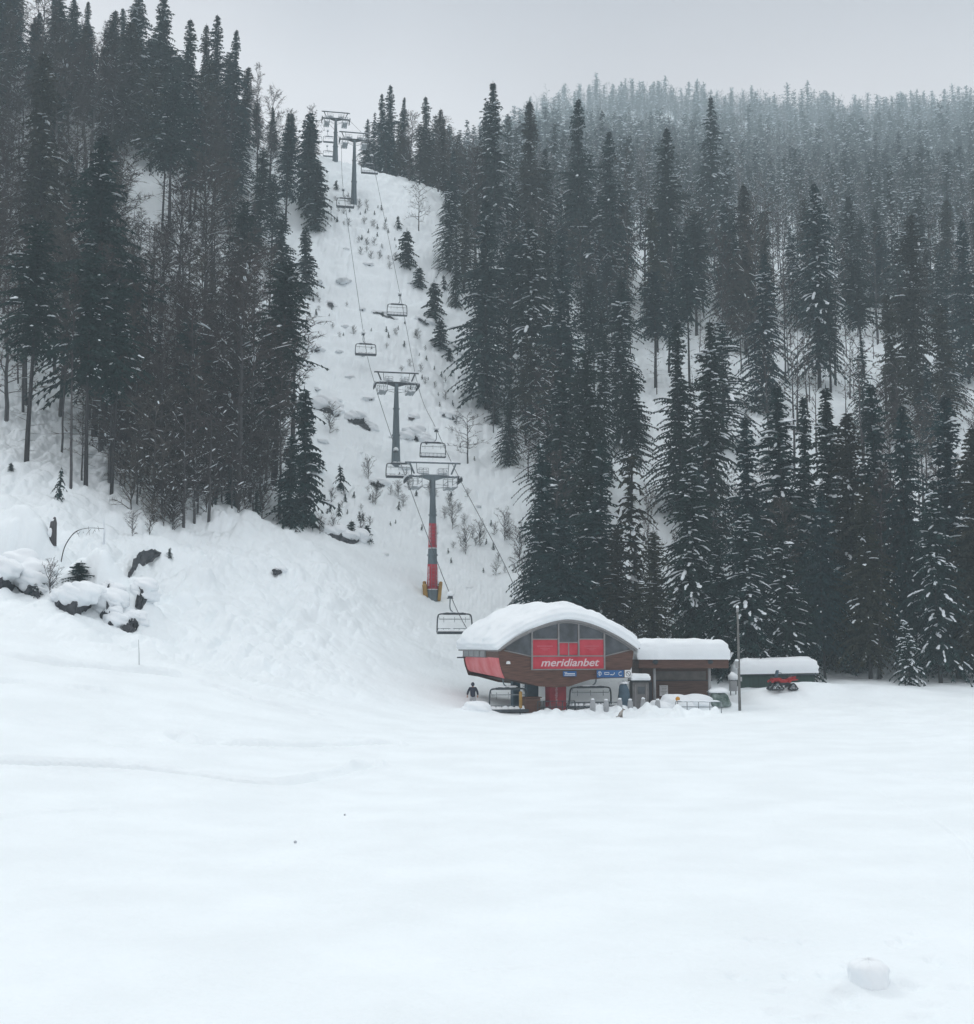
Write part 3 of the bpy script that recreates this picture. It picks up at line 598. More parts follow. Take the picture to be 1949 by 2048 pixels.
# front row on the right, behind the sheds
H_ = [('c0', 1083, 918, 1215, 109, 'slim snow flecked spruce at the left end of the forest edge above the station', 0.96),
 ('c0', 1180, 828, 1235, 111, 'broad dark green spruce rising behind the top of the curved station roof', 1.05),
 ('thin', 1268, 900, 1245, 112, 'thin ragged spruce with drooping arms beside the open snow strip above the station roof', 1.19),
 ('c6', 1385, 905, 1330, 104, 'wide dark spruce with drooping snowy boughs behind the flat roofed annex', 1.23),
 ('c6', 1497, 1010, 1352, 101, 'spruce with herringbone snow on hanging boughs, directly behind the light pole', 1.46),
 ('c2', 1572, 1040, 1362, 102, 'snow streaked spruce behind the right half of the green shed', 1.32),
 ('c0', 1500, 832, 1330, 111, 'tall spruce standing behind the herringbone snowed one near the light pole', 1.05),
 ('c2', 1572, 768, 1345, 113, 'tall layered spruce with open snowy tiers, above the right part of the green shed', 1.19),
 ('c0', 1622, 792, 1350, 117, 'narrow dark spruce squeezed between two snowier tiered spruces above the green shed', 0.82),
 ('c2', 1668, 772, 1350, 111, 'tiered spruce with much snow in its upper half, right of the green shed', 1.09),
 ('c1', 1712, 818, 1355, 108, 'olive dark spruce between the tiered spruce and the heavy topped one, right of the shed', 1.00),
 ('c0', 1760, 766, 1355, 112, 'spruce with a dense dark top full of small snow dabs, second row on the right', 0.91),
 ('c7', 1822, 812, 1360, 106, 'broad dark spruce standing behind the small snow laden tree at lower right', 0.87),
 ('c0', 1915, 790, 1372, 107, 'big dark spruce at the right edge of the photo, front row', 1.09),
 ('c1', 1962, 850, 1372, 103, 'dark spruce cut by the right edge of the photo', 1.19),
 ('c7', 1650, 980, 1362, 103, 'dark low spruce just right of the green shed roof', 0.91),
 ('c1', 1740, 960, 1365, 102, 'plain dark spruce with almost no snow, between the shed and the snow laden tree', 1.09),
 ('c6', 1880, 960, 1372, 101, 'spruce with long snow streaked arms, right of the small snow laden tree', 1.09),
 ('c1', 1235, 1050, 1262, 106, 'short dark spruce just behind the right shoulder of the curved roof', 1.37),
 ('c1', 1310, 1060, 1300, 103, 'short dark spruce above the left end of the flat annex roof', 1.46),
 ('c0', 1440, 1060, 1335, 102, 'short dark spruce between the annex and the light pole', 1.37),
 ('c7', 1120, 1010, 1235, 106, 'low dark spruce tucked between the slim and the broad spruce above the curved roof', 1.37),
 ('laden', 1818, 1238, 1372, 99, 'small young tree heaped with snow at the foot of the dark forest at lower right', 0.82),
 # middle band of the right forest
 ('c0', 1360, 640, 975, 132, 'dense spruce left of the open snow gap, tip reaching the middle of the forest', 1.00),
 ('c2', 1425, 640, 1000, 128, 'snow dabbed spruce leaning over the gap between forest clumps above the annex', 1.00),
 ('c3', 1265, 740, 1010, 133, 'tall spruce hanging over the left side of the open snow gap', 1.19),
 ('c2', 1533, 505, 800, 160, 'tall conical spruce with snow on both sides standing alone above the front row', 1.05),
 ('c6', 1640, 368, 715, 172, 'tall narrow spruce carrying thick white clumps in the centre right of the forest', 1.00),
 ('c3', 1660, 555, 745, 170, 'dark shaggy spruce below the white clumped one', 1.09),
 ('c1', 1831, 425, 775, 165, 'tall dark spruce on a visible bare foot above the snow patch at far right', 1.09),
 ('c2', 1898, 595, 770, 166, 'shaggy medium spruce on the snow patch near the right edge', 1.00),
 ('c0', 1935, 440, 700, 178, 'dark spruce touching the right edge halfway up the forest', 1.00),
 ('c6', 1063, 440, 800, 165, 'spruce with big snow clumps along its right side beside the ski run', 1.14),
 ('c0', 973, 398, 792, 168, 'tall dense spruce at the right border of the ski run, opposite the upper chairs', 1.19),
 ('c2', 988, 163, 490, 214, 'very tall spruce pointing above the hazy ridge at the right border of the run', 1.00),
 ('c1', 1062, 198, 490, 216, 'dark spruce with a blunt tip right of the very tall ridge spruce', 0.91),
 ('c0', 1160, 198, 510, 214, 'dark spruce pair member, left one, in front of the foggy ridge', 0.91),
 ('c0', 1222, 262, 520, 209, 'dark spruce pair member, right shorter one, in front of the foggy ridge', 0.91),
 ('c0', 1339, 256, 560, 205, 'single dark spruce cone standing out in front of the foggy right ridge', 0.96),
 ('c1', 1492, 368, 640, 190, 'dark spruce in the middle of the right forest, left of the white clumped one', 1.00),
 ('c3', 1174, 700, 1010, 128, 'olive toned spruce with snow streaks above the broad spruce by the station', 1.09),
 ('c2', 1245, 560, 860, 150, 'spruce with one large snow heap near its tip, well right of the run', 1.09),
 ('c0', 1122, 520, 850, 152, 'dense dark spruce behind the border of the run, level with the upper chairs', 1.09),
 ('c2', 1425, 193, 440, 262, 'pale frosted spruce tip on the right ridge, left of two close tips', 0.82),
 ('c0', 780, 170, 372, 256, 'tallest of the dark spruces on the crest right of the two upper pylons', 1.00),
 ('c0', 762, 187, 372, 258, 'spruce leaning into the left side of the tallest crest spruce', 0.82),
 ('c6', 807, 195, 372, 255, 'snow spotted narrow spruce on the crest right of the tallest one', 0.82),
 ('c0', 850, 193, 385, 252, 'pointed spruce in the middle of the crest right of the pylons', 1.00),
 ('c1', 880, 217, 395, 250, 'rounder spruce at the right end of the crest above the ski run', 1.00),
 ('c0', 735, 238, 372, 262, 'small dark spruce at the left end of the crest beside the lower top pylon', 0.91),
 ('c0', 908, 300, 480, 214, 'short spruce where the crest meets the right hand forest', 1.00),
 ('c2', 900, 360, 560, 200, 'thin spruce with pale snow at the upper right border of the run', 1.09),
 ('c2', 912, 455, 610, 192, 'snow dusted spruce below the crest at the right border of the run', 0.73),
 # left hill
 ('c7', 190, 268, 830, 122, 'huge dark spruce with a pointed top in the middle of the left hillside', 1.25),
 ('c4', 57, 440, 916, 107, 'spruce with a long bare trunk standing in open snow at the left edge', 1.25),
 ('c1', 73, 99, 560, 150, 'tall spruce with white tufts near its top, upper left corner', 1.1),
 ('edge', 608, 775, 1048, 122, 'dark bushy spruce at the lower right corner of the left forest, beside the run', 1.05),
 ('edge', 580, 870, 1050, 119, 'short broad spruce pressed against the left side of the corner spruce', 1.25),
 ('edge', 632, 322, 460, 203, 'dark spruce leaning over the upper left border of the run', 1.25),
 ('edge', 618, 225, 420, 207, 'taller spruce at the left border of the run below the top pylons', 1.15),
 ('edge', 611, 455, 556, 183, 'small dark pointed spruce jutting onto the left border of the run', 1.3),
 ('edge', 563, 425, 552, 184, 'dark spruce just left of the small pointed one at the run border', 1.4),
 ('c3', 479, 400, 740, 158, 'loose spruce with thin crown in the middle of the left forest edge', 1.2),
 ('edge', 460, 935, 1046, 114, 'small spruce at the lower rim of the left forest', 1.3),
 ('edge', 513, 980, 1050, 115, 'very small spruce at the lower rim of the left forest, rightmost there', 1.5),
 ('edge', 430, 985, 1045, 112, 'small dark spruce behind the snow covered deciduous tree', 1.3),
 ('snowy', 388, 890, 1075, 108, 'leafless tree with snow coated arms at the lower rim of the left forest', 1.0),
 ('c0', 468, 60, 330, 218, 'slender spruce with comb like boughs, lowest tip on the upper left skyline', .8),
 ('c0', 429, 30, 330, 215, 'spruce with a tall tip on the left skyline beside the comb like one', 1.0),
 ('c1', 407, 47, 330, 217, 'narrow spruce between two taller tips on the left skyline', .8),
 ('c0', 373, 38, 330, 210, 'dark broad spruce tip, first one left of the narrow skyline spruce', 1.0),
 ('c0', 318, -8, 300, 212, 'dark spruce whose tip is cut by the top edge, left of the skyline gap', 1.2),
 ('c2', 268, -20, 290, 212, 'snow speckled spruce cut by the top edge at upper left', 1.2),
 ('c4', 340, 160, 450, 178, 'spruce on two thick bare trunks above the small clearing in the left forest', 1.2),
 ('c4', 326, 190, 440, 179, 'thin trunked spruce beside the clearing in the left forest', 1.0),
 ('c4', 169, 500, 1022, 105, 'tall conifer with a long straight bare trunk at the foot of the left forest', 1.1),
 ('c4', 224, 560, 1012, 106, 'bare trunked conifer with green lower shoots at the foot of the left forest', 1.0),
]
for k, px, tip, base, d, lab, w in H_: hero(k, px, tip, base, d, lab, w=w)
# single leafless trees
for k, px, tip, base, d, lab, w in [('small', 936, 825, 928, 146, 'lone leafless tree on the open snow right of the lower pylon heads', 1.3),
 ('small', 1057, 868, 968, 143, 'leafless tree with level arms left of the forest edge above the station', 1.3),
 ('small', 838, 368, 462, 206, 'leafless tree with arching arms under the crest at the upper right of the run', 1.0),
 ('b4', 1300, 985, 1250, 110, 'leafless tree with fine reddish twigs beside the open snow strip above the station roof', .7),
 ('snowy', 1105, 730, 1000, 134, 'crooked leafless tree with snowy arms at the right border of the run', .9),
 ('b2', 1515, 420, 800, 163, 'leafless tree with thick snow lines on its arms behind the conical spruce', .9),
 ('b1', 1450, 480, 850, 158, 'tall straight leafless tree with a bare stem above the snow gap', .8),
 ('b4', 1785, 770, 1000, 128, 'leafless bush like tree spreading above the dark spruce row at right', .8),
 ('b2', 1880, 800, 1010, 126, 'thin leafless tree between the dark spruces near the right edge', .7),
 ('b1', 320, 620, 1000, 110, 'tall leafless tree with a straight trunk in the middle of the lower left forest', 1.0),
 ('b4', 500, 640, 950, 121, 'wide twiggy leafless tree fanning out at the right rim of the left forest', 1.15),
 ('b4', 560, 730, 1010, 120, 'short twiggy leafless tree behind the corner spruce of the left forest', 1.0),
 ('b4', 505, 500, 800, 150, 'twiggy leafless tree whose fan of twigs reaches over the run at mid height', 1.1),
 ('b1', 124, 600, 893, 114, 'slim leafless tree left of the straight bare trunked conifer', .8),
 ('b3', 141, 560, 1010, 104, 'slim dark leafless stem at the lower left forest rim', .8),
 ('b4', 540, 185, 400, 206, 'leafless tree on the left skyline going down to the top pylons', .9),
 ('b4', 625, 215, 345, 226, 'pale frosted leafless tree beside the top pylon', .9),
 ('b3', 515, 135, 400, 208, 'leafless tree right of the comb like spruce on the left skyline', .7)]:
    hero(k, px, tip, base, d, lab, w=w, foot=k == 'small')
# small conifers on the run
for k, px, tip, base, d, lab, w in [('sap', 814, 458, 542, 193, 'young fir in the upper part of the ski run, right of the cables', 1.1),
 ('sap', 839, 533, 578, 187, 'little fir just below the young fir in the upper run', 1.5),
 ('sap', 868, 560, 645, 182, 'young fir beside the right hand hollow of the run, level with the higher chair', 1.1),
 ('sap', 880, 638, 700, 178, 'young fir directly below the one beside the hollow', 1.6),
 ('sap', 899, 694, 722, 174, 'tiny fir at the end of the string of young firs on the run', 1.4),
 ('sap2', 797, 431, 458, 202, 'tiny dark fir above the young firs of the upper run', 1.2),
 ('sap2', 888, 550, 580, 188, 'tiny fir by the forest border next to the upper run', 1.2),
 ('sap', 990, 797, 850, 160, 'small fir with thin tiers standing below the tall border spruces', 1.3),
 ('sap2', 681, 930, 980, 132, 'thin little fir left of the middle pylon foot', 1.1),
 ('sap2', 678, 1005, 1035, 128, 'tiny fir right of the corner spruce', 1.0),
 ('sap', 735, 1048, 1085, 127, 'tiny bushy fir at the right end of the dark brush below the middle pylon', 1.5),
 ('sap', 703, 1040, 1082, 126, 'bushy fir in the dark brush below the middle pylon', 1.5),
 ('sap2', 673, 360, 380, 214, 'small dark fir near the lower top pylon', 1.4),
 ('sap', 160, 1120, 1168, 87, 'squat dark young fir half buried above the creek at the left', 2.6),
 ('sap', 75, 1135, 1188, 85, 'snow buried young fir leaning over the creek at the left edge', 1.6),
 ('sap', 284, 1190, 1215, 84, 'small fir tip sticking out of the snow mound by the creek', 1.6),
 ('sap2', 340, 1095, 1118, 95, 'tiny fir at the top of the slanting dark bank', 1.4),
 ('sap', 22, 925, 945, 108, 'small dark fir tip in the open snow at the left edge', 2.0),
 ('sap2', 120, 935, 1000, 106, 'thin young fir at the left rim of the left forest', .8)]:
    hero(k, px, tip, base, d, lab, w=w, foot=True)

# scattered forest, zone by zone, nearest first
def ok(x, y, r):
    for a, b, c in USED:
        if (a - x)**2 + (b - y)**2 < (r + c)**2: return False
    return True
LD = [104, 115, 125, 150, 165, 180, 195, 207, 225, 236]; LX = [400, 510, 600, 570, 500, 520, 590, 618, 628, 632]
RD = [104, 120, 135, 150, 165, 180, 195, 207, 220, 240, 260]; RX = [1060, 1050, 1100, 1010, 965, 935, 915, 900, 890, 740, 720]
cands = []
Rg = random.Random(77)
for d in np.arange(104, 300, .16):
    for _ in range(2):
        x = Rg.uniform(-.52, .47) * d; y = float(d) + Rg.uniform(-.08, .08)
        cands.append((x, y, Rg.random(), Rg.random(), Rg.random(), Rg.random()))
N = dict(c=0, b=0); STUFF = []
xs = np.array([c[0] for c in cands]); ys = np.array([c[1] for c in cands]); zs = hgt(xs, ys)
nc0 = sum(1 for h in H_ ); NB0 = 18
placed = []
for (x, y, r1, r2, r3, r4), z in zip(cands, zs):
    px, py = proj(x, y, z)
    if px < -140 or px > 2090: continue
    left = px < 640 and y < 237
    if left:
        if px > np.interp(y, LD, LX): continue
        if px < 40 and y < 112: continue
        if px < 130 and y < 107: continue
        if y < 106 + max(0, (px - 380)) * .09: continue
        if 238 < px < 345 and 345 < py < 455: continue        # little clearing
        pc = .07 if y < 175 else .22
        if y > 196: pc = .6
        if px > 470 and y > 175: pc = .72
        rad = 1.12 if y < 165 else 1.3
        if y > 196: rad = 1.15
        if px < 120 and y < 125: rad = 2.2
    else:
        if px < np.interp(y, RD, RX): continue
        if px < 1050 and y < 150: continue
        if 1222 < px < 1352 and 800 < py < 1075: continue      # open snow gap
        if px > 1730 and 740 < py < 830 and r4 < .8: continue
        band = 690 < py < 860 and px > 1330
        pc = .72
        if y > 116: pc = .5
        mid = px > 1330 and 116 < y < 146
        if mid: pc = .06
        if y > 165: pc = .5
        if band: pc = .10
        rad = 1.7 if y < 160 else 1.5
        if mid: rad = 1.9
        if band: rad = 1.9
        if y > 240: rad = 2.2
    rad *= (.8 + .4 * r3) * ((1.25 if r1 < pc else .92) if left else 1)
    if not ok(x, y, rad): continue
    USED.append((x, y, rad))
    con = r1 < pc
    top = y > 195
    placed.append((x, y, z, px, py, con, left, r2, r3, r4))
print('scattered', len(placed), 'conifers', sum(p[5] for p in placed))
ZL = {(1, 1): [(125, 'conifer among the bare trunks at the foot of the left forest', 'conifers at the foot of the left forest'),
               (160, 'dark conifer on the middle slope of the left forest', 'conifers on the middle of the left slope'),
               (195, 'dark conifer on the upper slope of the left forest', 'conifers on the upper left slope'),
               (999, 'conifer along the skyline of the left hill', 'conifers along the left skyline')],
      (1, 0): [(125, 'leafless grey brown tree in the dense stand at the foot of the left forest', 'leafless trees at the foot of the left forest'),
               (160, 'leafless grey brown tree on the middle slope of the left forest', 'leafless trees on the middle of the left slope'),
               (195, 'leafless tree with snow lined twigs on the upper slope of the left forest', 'leafless trees on the upper left slope'),
               (999, 'leafless tree along the skyline of the left hill', 'leafless trees along the left skyline')],
      (0, 1): [(128, 'dark conifer in the front belt of the right forest behind the lift buildings', 'conifers in the front belt of the right forest'),
               (165, 'conifer on the steep slope just above the front belt of the right forest', 'conifers above the front belt on the right'),
               (205, 'snow flecked conifer in the middle of the right forest', 'conifers in the middle of the right forest'),
               (999, 'hazy conifer in the upper part of the right forest', 'conifers in the upper right forest')],
      (0, 0): [(128, 'leafless tree in the front belt of the right forest', 'leafless trees in the front belt on the right'),
               (165, 'leafless tree on the steep slope just above the front belt of the right forest', 'leafless trees above the front belt on the right'),
               (205, 'leafless tree with snowy twigs in the middle of the right forest', 'leafless trees in the middle of the right forest'),
               (999, 'hazy leafless tree in the upper part of the right forest', 'leafless trees in the upper right forest')]}
SCAT = []
def where_of(px, py, y, left):
    if left:
        c = next(t for l, t in ((70, 'at the left edge'), (150, 'above the stump'), (230, 'above the creek hummocks'), (330, 'above the slanting dark bank'), (430, 'above the snow coated leafless tree'), (520, 'above the tiny rim spruces'), (590, 'left of the corner spruce'), (9999, 'at the run border')) if px < l)
        r = next(t for l, t in ((112, 'lowest left rim'), (120, 'lower left forest'), (135, 'lower left slope'), (155, 'middle left slope'), (180, 'upper left slope'), (205, 'high left slope'), (999, 'left skyline')) if y < l)
    else:
        c = next(t for l, t in ((880, 'behind the crest'), (1050, 'beside the run'), (1150, 'above the roof\'s left end'), (1280, 'above the curved roof'), (1400, 'above the flat hut'), (1480, 'left of the light pole'), (1560, 'above the green shed'), (1640, 'above the red quad'), (1750, 'right of the shed'), (1860, 'above the snow laden tree'), (9999, 'at the right edge')) if px < l)
        r = next(t for l, t in ((112, 'front belt'), (125, 'second belt'), (140, 'lower right slope'), (155, 'right slope'), (170, 'bright gap band'), (190, 'middle right forest'), (215, 'upper right forest'), (999, 'hazy upper forest')) if y < l)
    return r + ' ' + c
KIND = dict(c0='full dark conifer', c1='olive conifer', c2='snow streaked conifer', c3='loose high crowned conifer', c4='bare stemmed conifer', c5='ragged narrow conifer', c6='snow heavy conifer', c7='broad dark conifer', c8='wide drooping conifer', c9='uneven conifer', ca='ragged drooping conifer', cb='blunt snowy conifer',
            b0='leafless tree', b1='slim leafless tree', b2='snow lined leafless tree', b3='thin tall leafless tree', b4='twiggy leafless tree')
def settle(L):
    by = {}
    for o, px, lab, grp in L: by.setdefault(lab, []).append((px, o, grp))
    for lab, v in by.items():
        v.sort(key=lambda a: a[0]); n = len(v)
        sfx = [''] if n == 1 else [', left one', ', right one'] if n == 2 else [', leftmost', ', middle one', ', rightmost'] if n == 3 else [', leftmost', ', second from left', ', second from right', ', rightmost'] if n == 4 else [''] * n
        for (px, o, grp), s in zip(v, sfx): o['label'] = lab + s; o['group'] = grp
nb = NB0; nc = nc0; rest = []
for (x, y, z, px, py, con, left, r2, r3, r4) in sorted(placed, key=lambda p: p[1] - (400 if p[6] or p[3] < 960 else 0)):
    if con and nc >= 296 or (not con and nb >= 296): rest.append((x, y, con, r2, r3)); continue
    lab, grp = next((a, b) for lim, a, b in ZL[(int(left), int(con))] if y < lim)
    if con:
        nc += 1
        if left and y < 150: key = ('c3', 'c4', 'c4', 'c3', 'c5', 'c1')[int(r2 * 6)]
        elif left: key = ('c0', 'c1', 'c3', 'c5', 'c7', 'c0')[int(r2 * 6)]
        elif y < 128: key = ('c0', 'ca', 'c7', 'c2', 'c8', 'cb')[int(r2 * 6)]
        elif 690 < py < 860: key = 'c4'
        else: key = ('c0', 'c1', 'c2', 'c3', 'c5', 'c6', 'c8', 'c9', 'ca', 'cb')[int(r2 * 10)]
        H = (13 + 13 * r3) if left else (11 + 12 * r3) if y > 128 else (12 + 9 * r3)
        if left and y > 200: H = 14 + 7 * r3
        if not left and px < 960 and y > 235: H = 11 + 6 * r3
    else:
        nb += 1; key = ('b0', 'b1', 'b2', 'b3', 'b4', 'b1')[int(r2 * 6)]
        if not left and 690 < py < 860: key = ('b3', 'b1')[int(r2 * 2)]
        if left and y < 118: key = ('b4', 'b2', 'b4', 'b2', 'b3', 'b4')[int(r2 * 6)]
        H = 12 + 10 * r3
        if left and y > 200: H = 9 + 5 * r3
        if not left and px < 960 and y > 235: H = 8 + 5 * r3
    # keep crowns from poking above the skyline of the photograph
    if not left and y < 146:
        lim = 1080 if 1200 < px < 1370 else (830 + 220 * r4 if px > 1330 else 0)
        while H > 5 and lim and proj(x, y, z + H)[1] < lim: H *= .93
    if left and px < 640: H *= .8 + .35 * r4
    if left and 232 < px < 352 and 440 < py < 800:
        while H > 5 and proj(x, y, z + H)[1] < 445: H *= .93
    if left and y < 116 and not con and r4 < .6: H *= .62
    sky = np.interp(px, [-200, 290, 340, 470, 500, 560, 640, 700, 720, 900, 930, 1000, 1200, 2100], [-300, -80, 40, 70, 190, 215, 240, 330, 215, 225, 290, 265, 230, 230])
    while H > 5 and proj(x, y, z + H)[1] < sky: H *= .93
    sc = H / PROTO[key]['H']; w = sc * (1 if con else 1.1) * (.86 + .66 * r4)
    o_ = plant(key, x, y, w, r4 * 6.28, sz=sc, label=lab, group=grp, tilt=((r2 - .5) * .10, ((r3 * 7) % 1 - .5) * .12), z=float(z))
    SCAT.append((o_, px, ('short ' if H < 13.5 else 'tall ' if H > 19 else '') + KIND[key] + ', ' + where_of(px, py, y, left), grp))
settle(SCAT)
print('individual conifers', nc, 'bare', nb, 'rest', len(rest))

# far forest on the foggy ridge and whatever passes three hundred of a kind: one object of each sort
def lowpoly(T, S, tk):
    Sv = np.concatenate(S.V); Sf = np.concatenate(S.F)
    t1 = np.array(T).reshape(-1, 3); t2 = np.array(tk).reshape(-1, 3)
    V = np.concatenate([t1, t2, Sv]); F3 = np.arange(len(t1) + len(t2)).reshape(-1, 3)
    o = len(t1) + len(t2); q = Sf + o; Fs = np.concatenate([q[:, [0, 1, 2]], q[:, [0, 2, 3]]])
    mi = np.concatenate([np.zeros(len(t1) // 3), np.ones(len(t2) // 3), np.full(len(Fs), 2)])
    return V, np.concatenate([F3, Fs]), mi
far_c = [lowpoly(*conifer_arrays(seed=40 + s, H=24, R=3.3 + .3 * s, cb=.06, whorl=1.15, per=5, snow=.5, detail=.33, ssize=1.5, shape=.65 + .08 * s, ragged=.35, big=.3)) for s in range(4)]
far_r = [lowpoly(*conifer_arrays(seed=60 + s, H=24, R=3.4 + .3 * s, cb=.06, whorl=1.15, per=5, snow=.8, detail=.33, ssize=1.7, shape=.7, ragged=.35, big=.3)) for s in range(3)]
far_b = [lowpoly(*bare_arrays(seed=50 + s, H=19, R=3.8, cb=.25, limbs=14, sub=4, twig=5, snow=.3, tw=.06)) for s in range(3)]
fc = [(x, y, r2, r3) for x, y, c, r2, r3 in rest if c]; fb = [(x, y, r2, r3) for x, y, c, r2, r3 in rest if not c]
Rf = random.Random(9)
cell = {}
for k in range(110000):
    y = 300 + 775 * Rf.random(); u = Rf.uniform(-.045, .47); x = u * y
    if u < -.045 + .00012 * (y - 300): continue
    s_ = 5.6 if y < 480 else 7.4 if y < 700 else 8.8
    g = (y >= 480, y >= 700, int(x // s_), int(y // (s_ * 1.15)))
    if g in cell: continue
    cell[g] = 1; (fc if Rf.random() < .45 else fb).append((x, y, Rf.random(), Rf.random()))
def stuff_forest(name, pts, lib, mats, label):
    P = np.array(pts); Z = hgt(P[:, 0], P[:, 1]); Vs = []; Fs = []; Ms = []; n = 0
    for (x, y, r2, r3), z in zip(pts, Z):
        V, Fc, mi = lib[int(r2 * len(lib))]; h = (.38 + .66 * r3 ** 1.3 + (.22 if r2 * 37 % 1 > .95 else 0)) * 1.0; w = h * (.85 + .4 * ((r2 * 7) % 1)); a = r3 * 40
        if y > 520: h *= 1.22; w *= 1.45
        c, s = cos(a) * w, sin(a) * w
        px, py = proj(x, y, z)
        Vs.append(np.stack([V[:, 0] * c - V[:, 1] * s + x, V[:, 0] * s + V[:, 1] * c + y, V[:, 2] * h + z], 1).astype(np.float32)); Fs.append(Fc + n); Ms.append(mi); n += len(V)
    o = obj(name, npmesh(name, np.concatenate(Vs), np.concatenate(Fs), mats, False, np.concatenate(Ms)))
    tag(o, label, 'forest', None, 'stuff'); print(name, len(pts), 'trees', sum(len(f) for f in Fs), 'faces')
tiny_c = [lowpoly(*conifer_arrays(seed=70 + s, H=24, R=4.6 + .5 * s, cb=.05, whorl=1.9, per=6, snow=.5, detail=.2, ssize=2.0, shape=.6 + .1 * s, ragged=.4, big=.2)) for s in range(4)]
tiny_b = [lowpoly(*bare_arrays(seed=80 + s, H=19, R=4.6, cb=.2, limbs=10, sub=4, twig=4, snow=.25, tw=.11)) for s in range(3)]
fz = lambda L, lo, hi: [p for p in L if lo <= p[1] + 60 * (p[3] - .5) < hi]
stuff_forest('conifer_forest', fz(fc, 0, 520), far_c, [M_FROST_HAZE, M_BARK, M_TSNOW], 'mass of snow dusted conifers on the far right hillside')
stuff_forest('distant_conifer_forest', fz(fc, 520, 850), tiny_c, [M_FROST_HAZE, M_BARK, M_TSNOW], 'distant conifers fading into mist high on the right hillside')
stuff_forest('rimed_hazed_conifer_forest', fz(fc, 850, 9999), tiny_c, [M_RIME_HAZE, M_BARK2, M_TSNOW], 'rimed conifers dissolving into cloud along the far right ridge')
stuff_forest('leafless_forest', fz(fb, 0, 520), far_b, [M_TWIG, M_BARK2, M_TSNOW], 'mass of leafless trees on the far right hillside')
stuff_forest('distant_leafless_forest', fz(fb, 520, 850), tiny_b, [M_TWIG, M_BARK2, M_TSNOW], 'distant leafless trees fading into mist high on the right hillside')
stuff_forest('rimed_hazed_leafless_forest', fz(fb, 850, 9999), tiny_b, [M_RTWIG, M_BARK2, M_TSNOW], 'rimed leafless trees paled by mist along the far right ridge')

BRL = []
Rk = random.Random(91)
for k in range(1100):
    y = Rk.uniform(103, 132); px = Rk.uniform(215, 560); q = at(px, 1000, y); x = float(q[0])
    if y < 104 + max(0, (px - 380)) * .09 or px > np.interp(y, LD, LX) + 10: continue
    z = gz(x, y); pp = proj(x, y, z)
    if pp[1] > 1072 or not ok(x, y, .22): continue
    USED.append((x, y, .3)); o_ = plant('brush' if Rk.random() < .6 else 'small', x, y, Rk.uniform(.8, 1.75), Rk.random() * 6, z=z)
    o_['category'] = 'bush'; BRL.append((o_, pp[0], ('low ' if o_.scale[0] < 1.0 else 'tall ' if o_.scale[0] > 1.3 else '') + 'leafless bush, ' + where_of(pp[0], pp[1], y, True), 'leafless undergrowth of the left forest'))
    if len(BRL) >= 140: break
settle(BRL)
# small growth poking out of the snow on the run
RUNL = []
def run_where(px, py):
    r = next(t for l, t in ((470, 'run under the crest'), (560, 'upper run'), (640, 'run by the higher chair'), (740, 'run above middle pylon'), (830, 'run by middle pylon head'), (930, 'run by middle pylon foot'), (1010, 'slope by red banded pylon head'), (9999, 'slope by red banded pylon')) if py < l)
    mid = np.interp(py, [400, 760, 1000, 1200], [715, 793, 850, 900])
    return r + (', left of cables' if px < mid - 35 else ', right of cables' if px > mid + 35 else ', between cables')
Rs = random.Random(31); cnt = 0
for k in range(2200):
    y = 122 + 92 * Rs.random(); lx = np.interp(y, [122, 135, 150, 165, 185, 200, 215], [640, 650, 600, 560, 560, 640, 660]); rx = np.interp(y, [122, 135, 150, 165, 185, 215], [1030, 1030, 960, 920, 880, 840])
    px = Rs.uniform(lx, rx)
    if 780 < px < 960 and y < 130: continue
    q = at(px, 900, y); x = float(q[0])
    if vnoise(np.array([x * .12]), np.array([y * .1]))[0] < .10 or not ok(x, y, .45): continue
    if px > lx + 110 and Rs.random() < .6: continue
    USED.append((x, y, .45)); s = Rs.random()
    pp = proj(x, y, gz(x, y))
    if s < .45: o_ = plant('sap2', x, y, Rs.uniform(.10, .30), Rs.random() * 6, sink=.5); RUNL.append((o_, pp[0], 'fir tip, ' + run_where(*pp), 'fir tips on the ski run'))
    else: o_ = plant('shrub', x, y, Rs.uniform(.28, .65), Rs.random() * 6, sink=.2); RUNL.append((o_, pp[0], 'low shrub, ' + run_where(*pp), 'low shrubs on the ski run'))
    cnt += 1
    if cnt >= 170: break
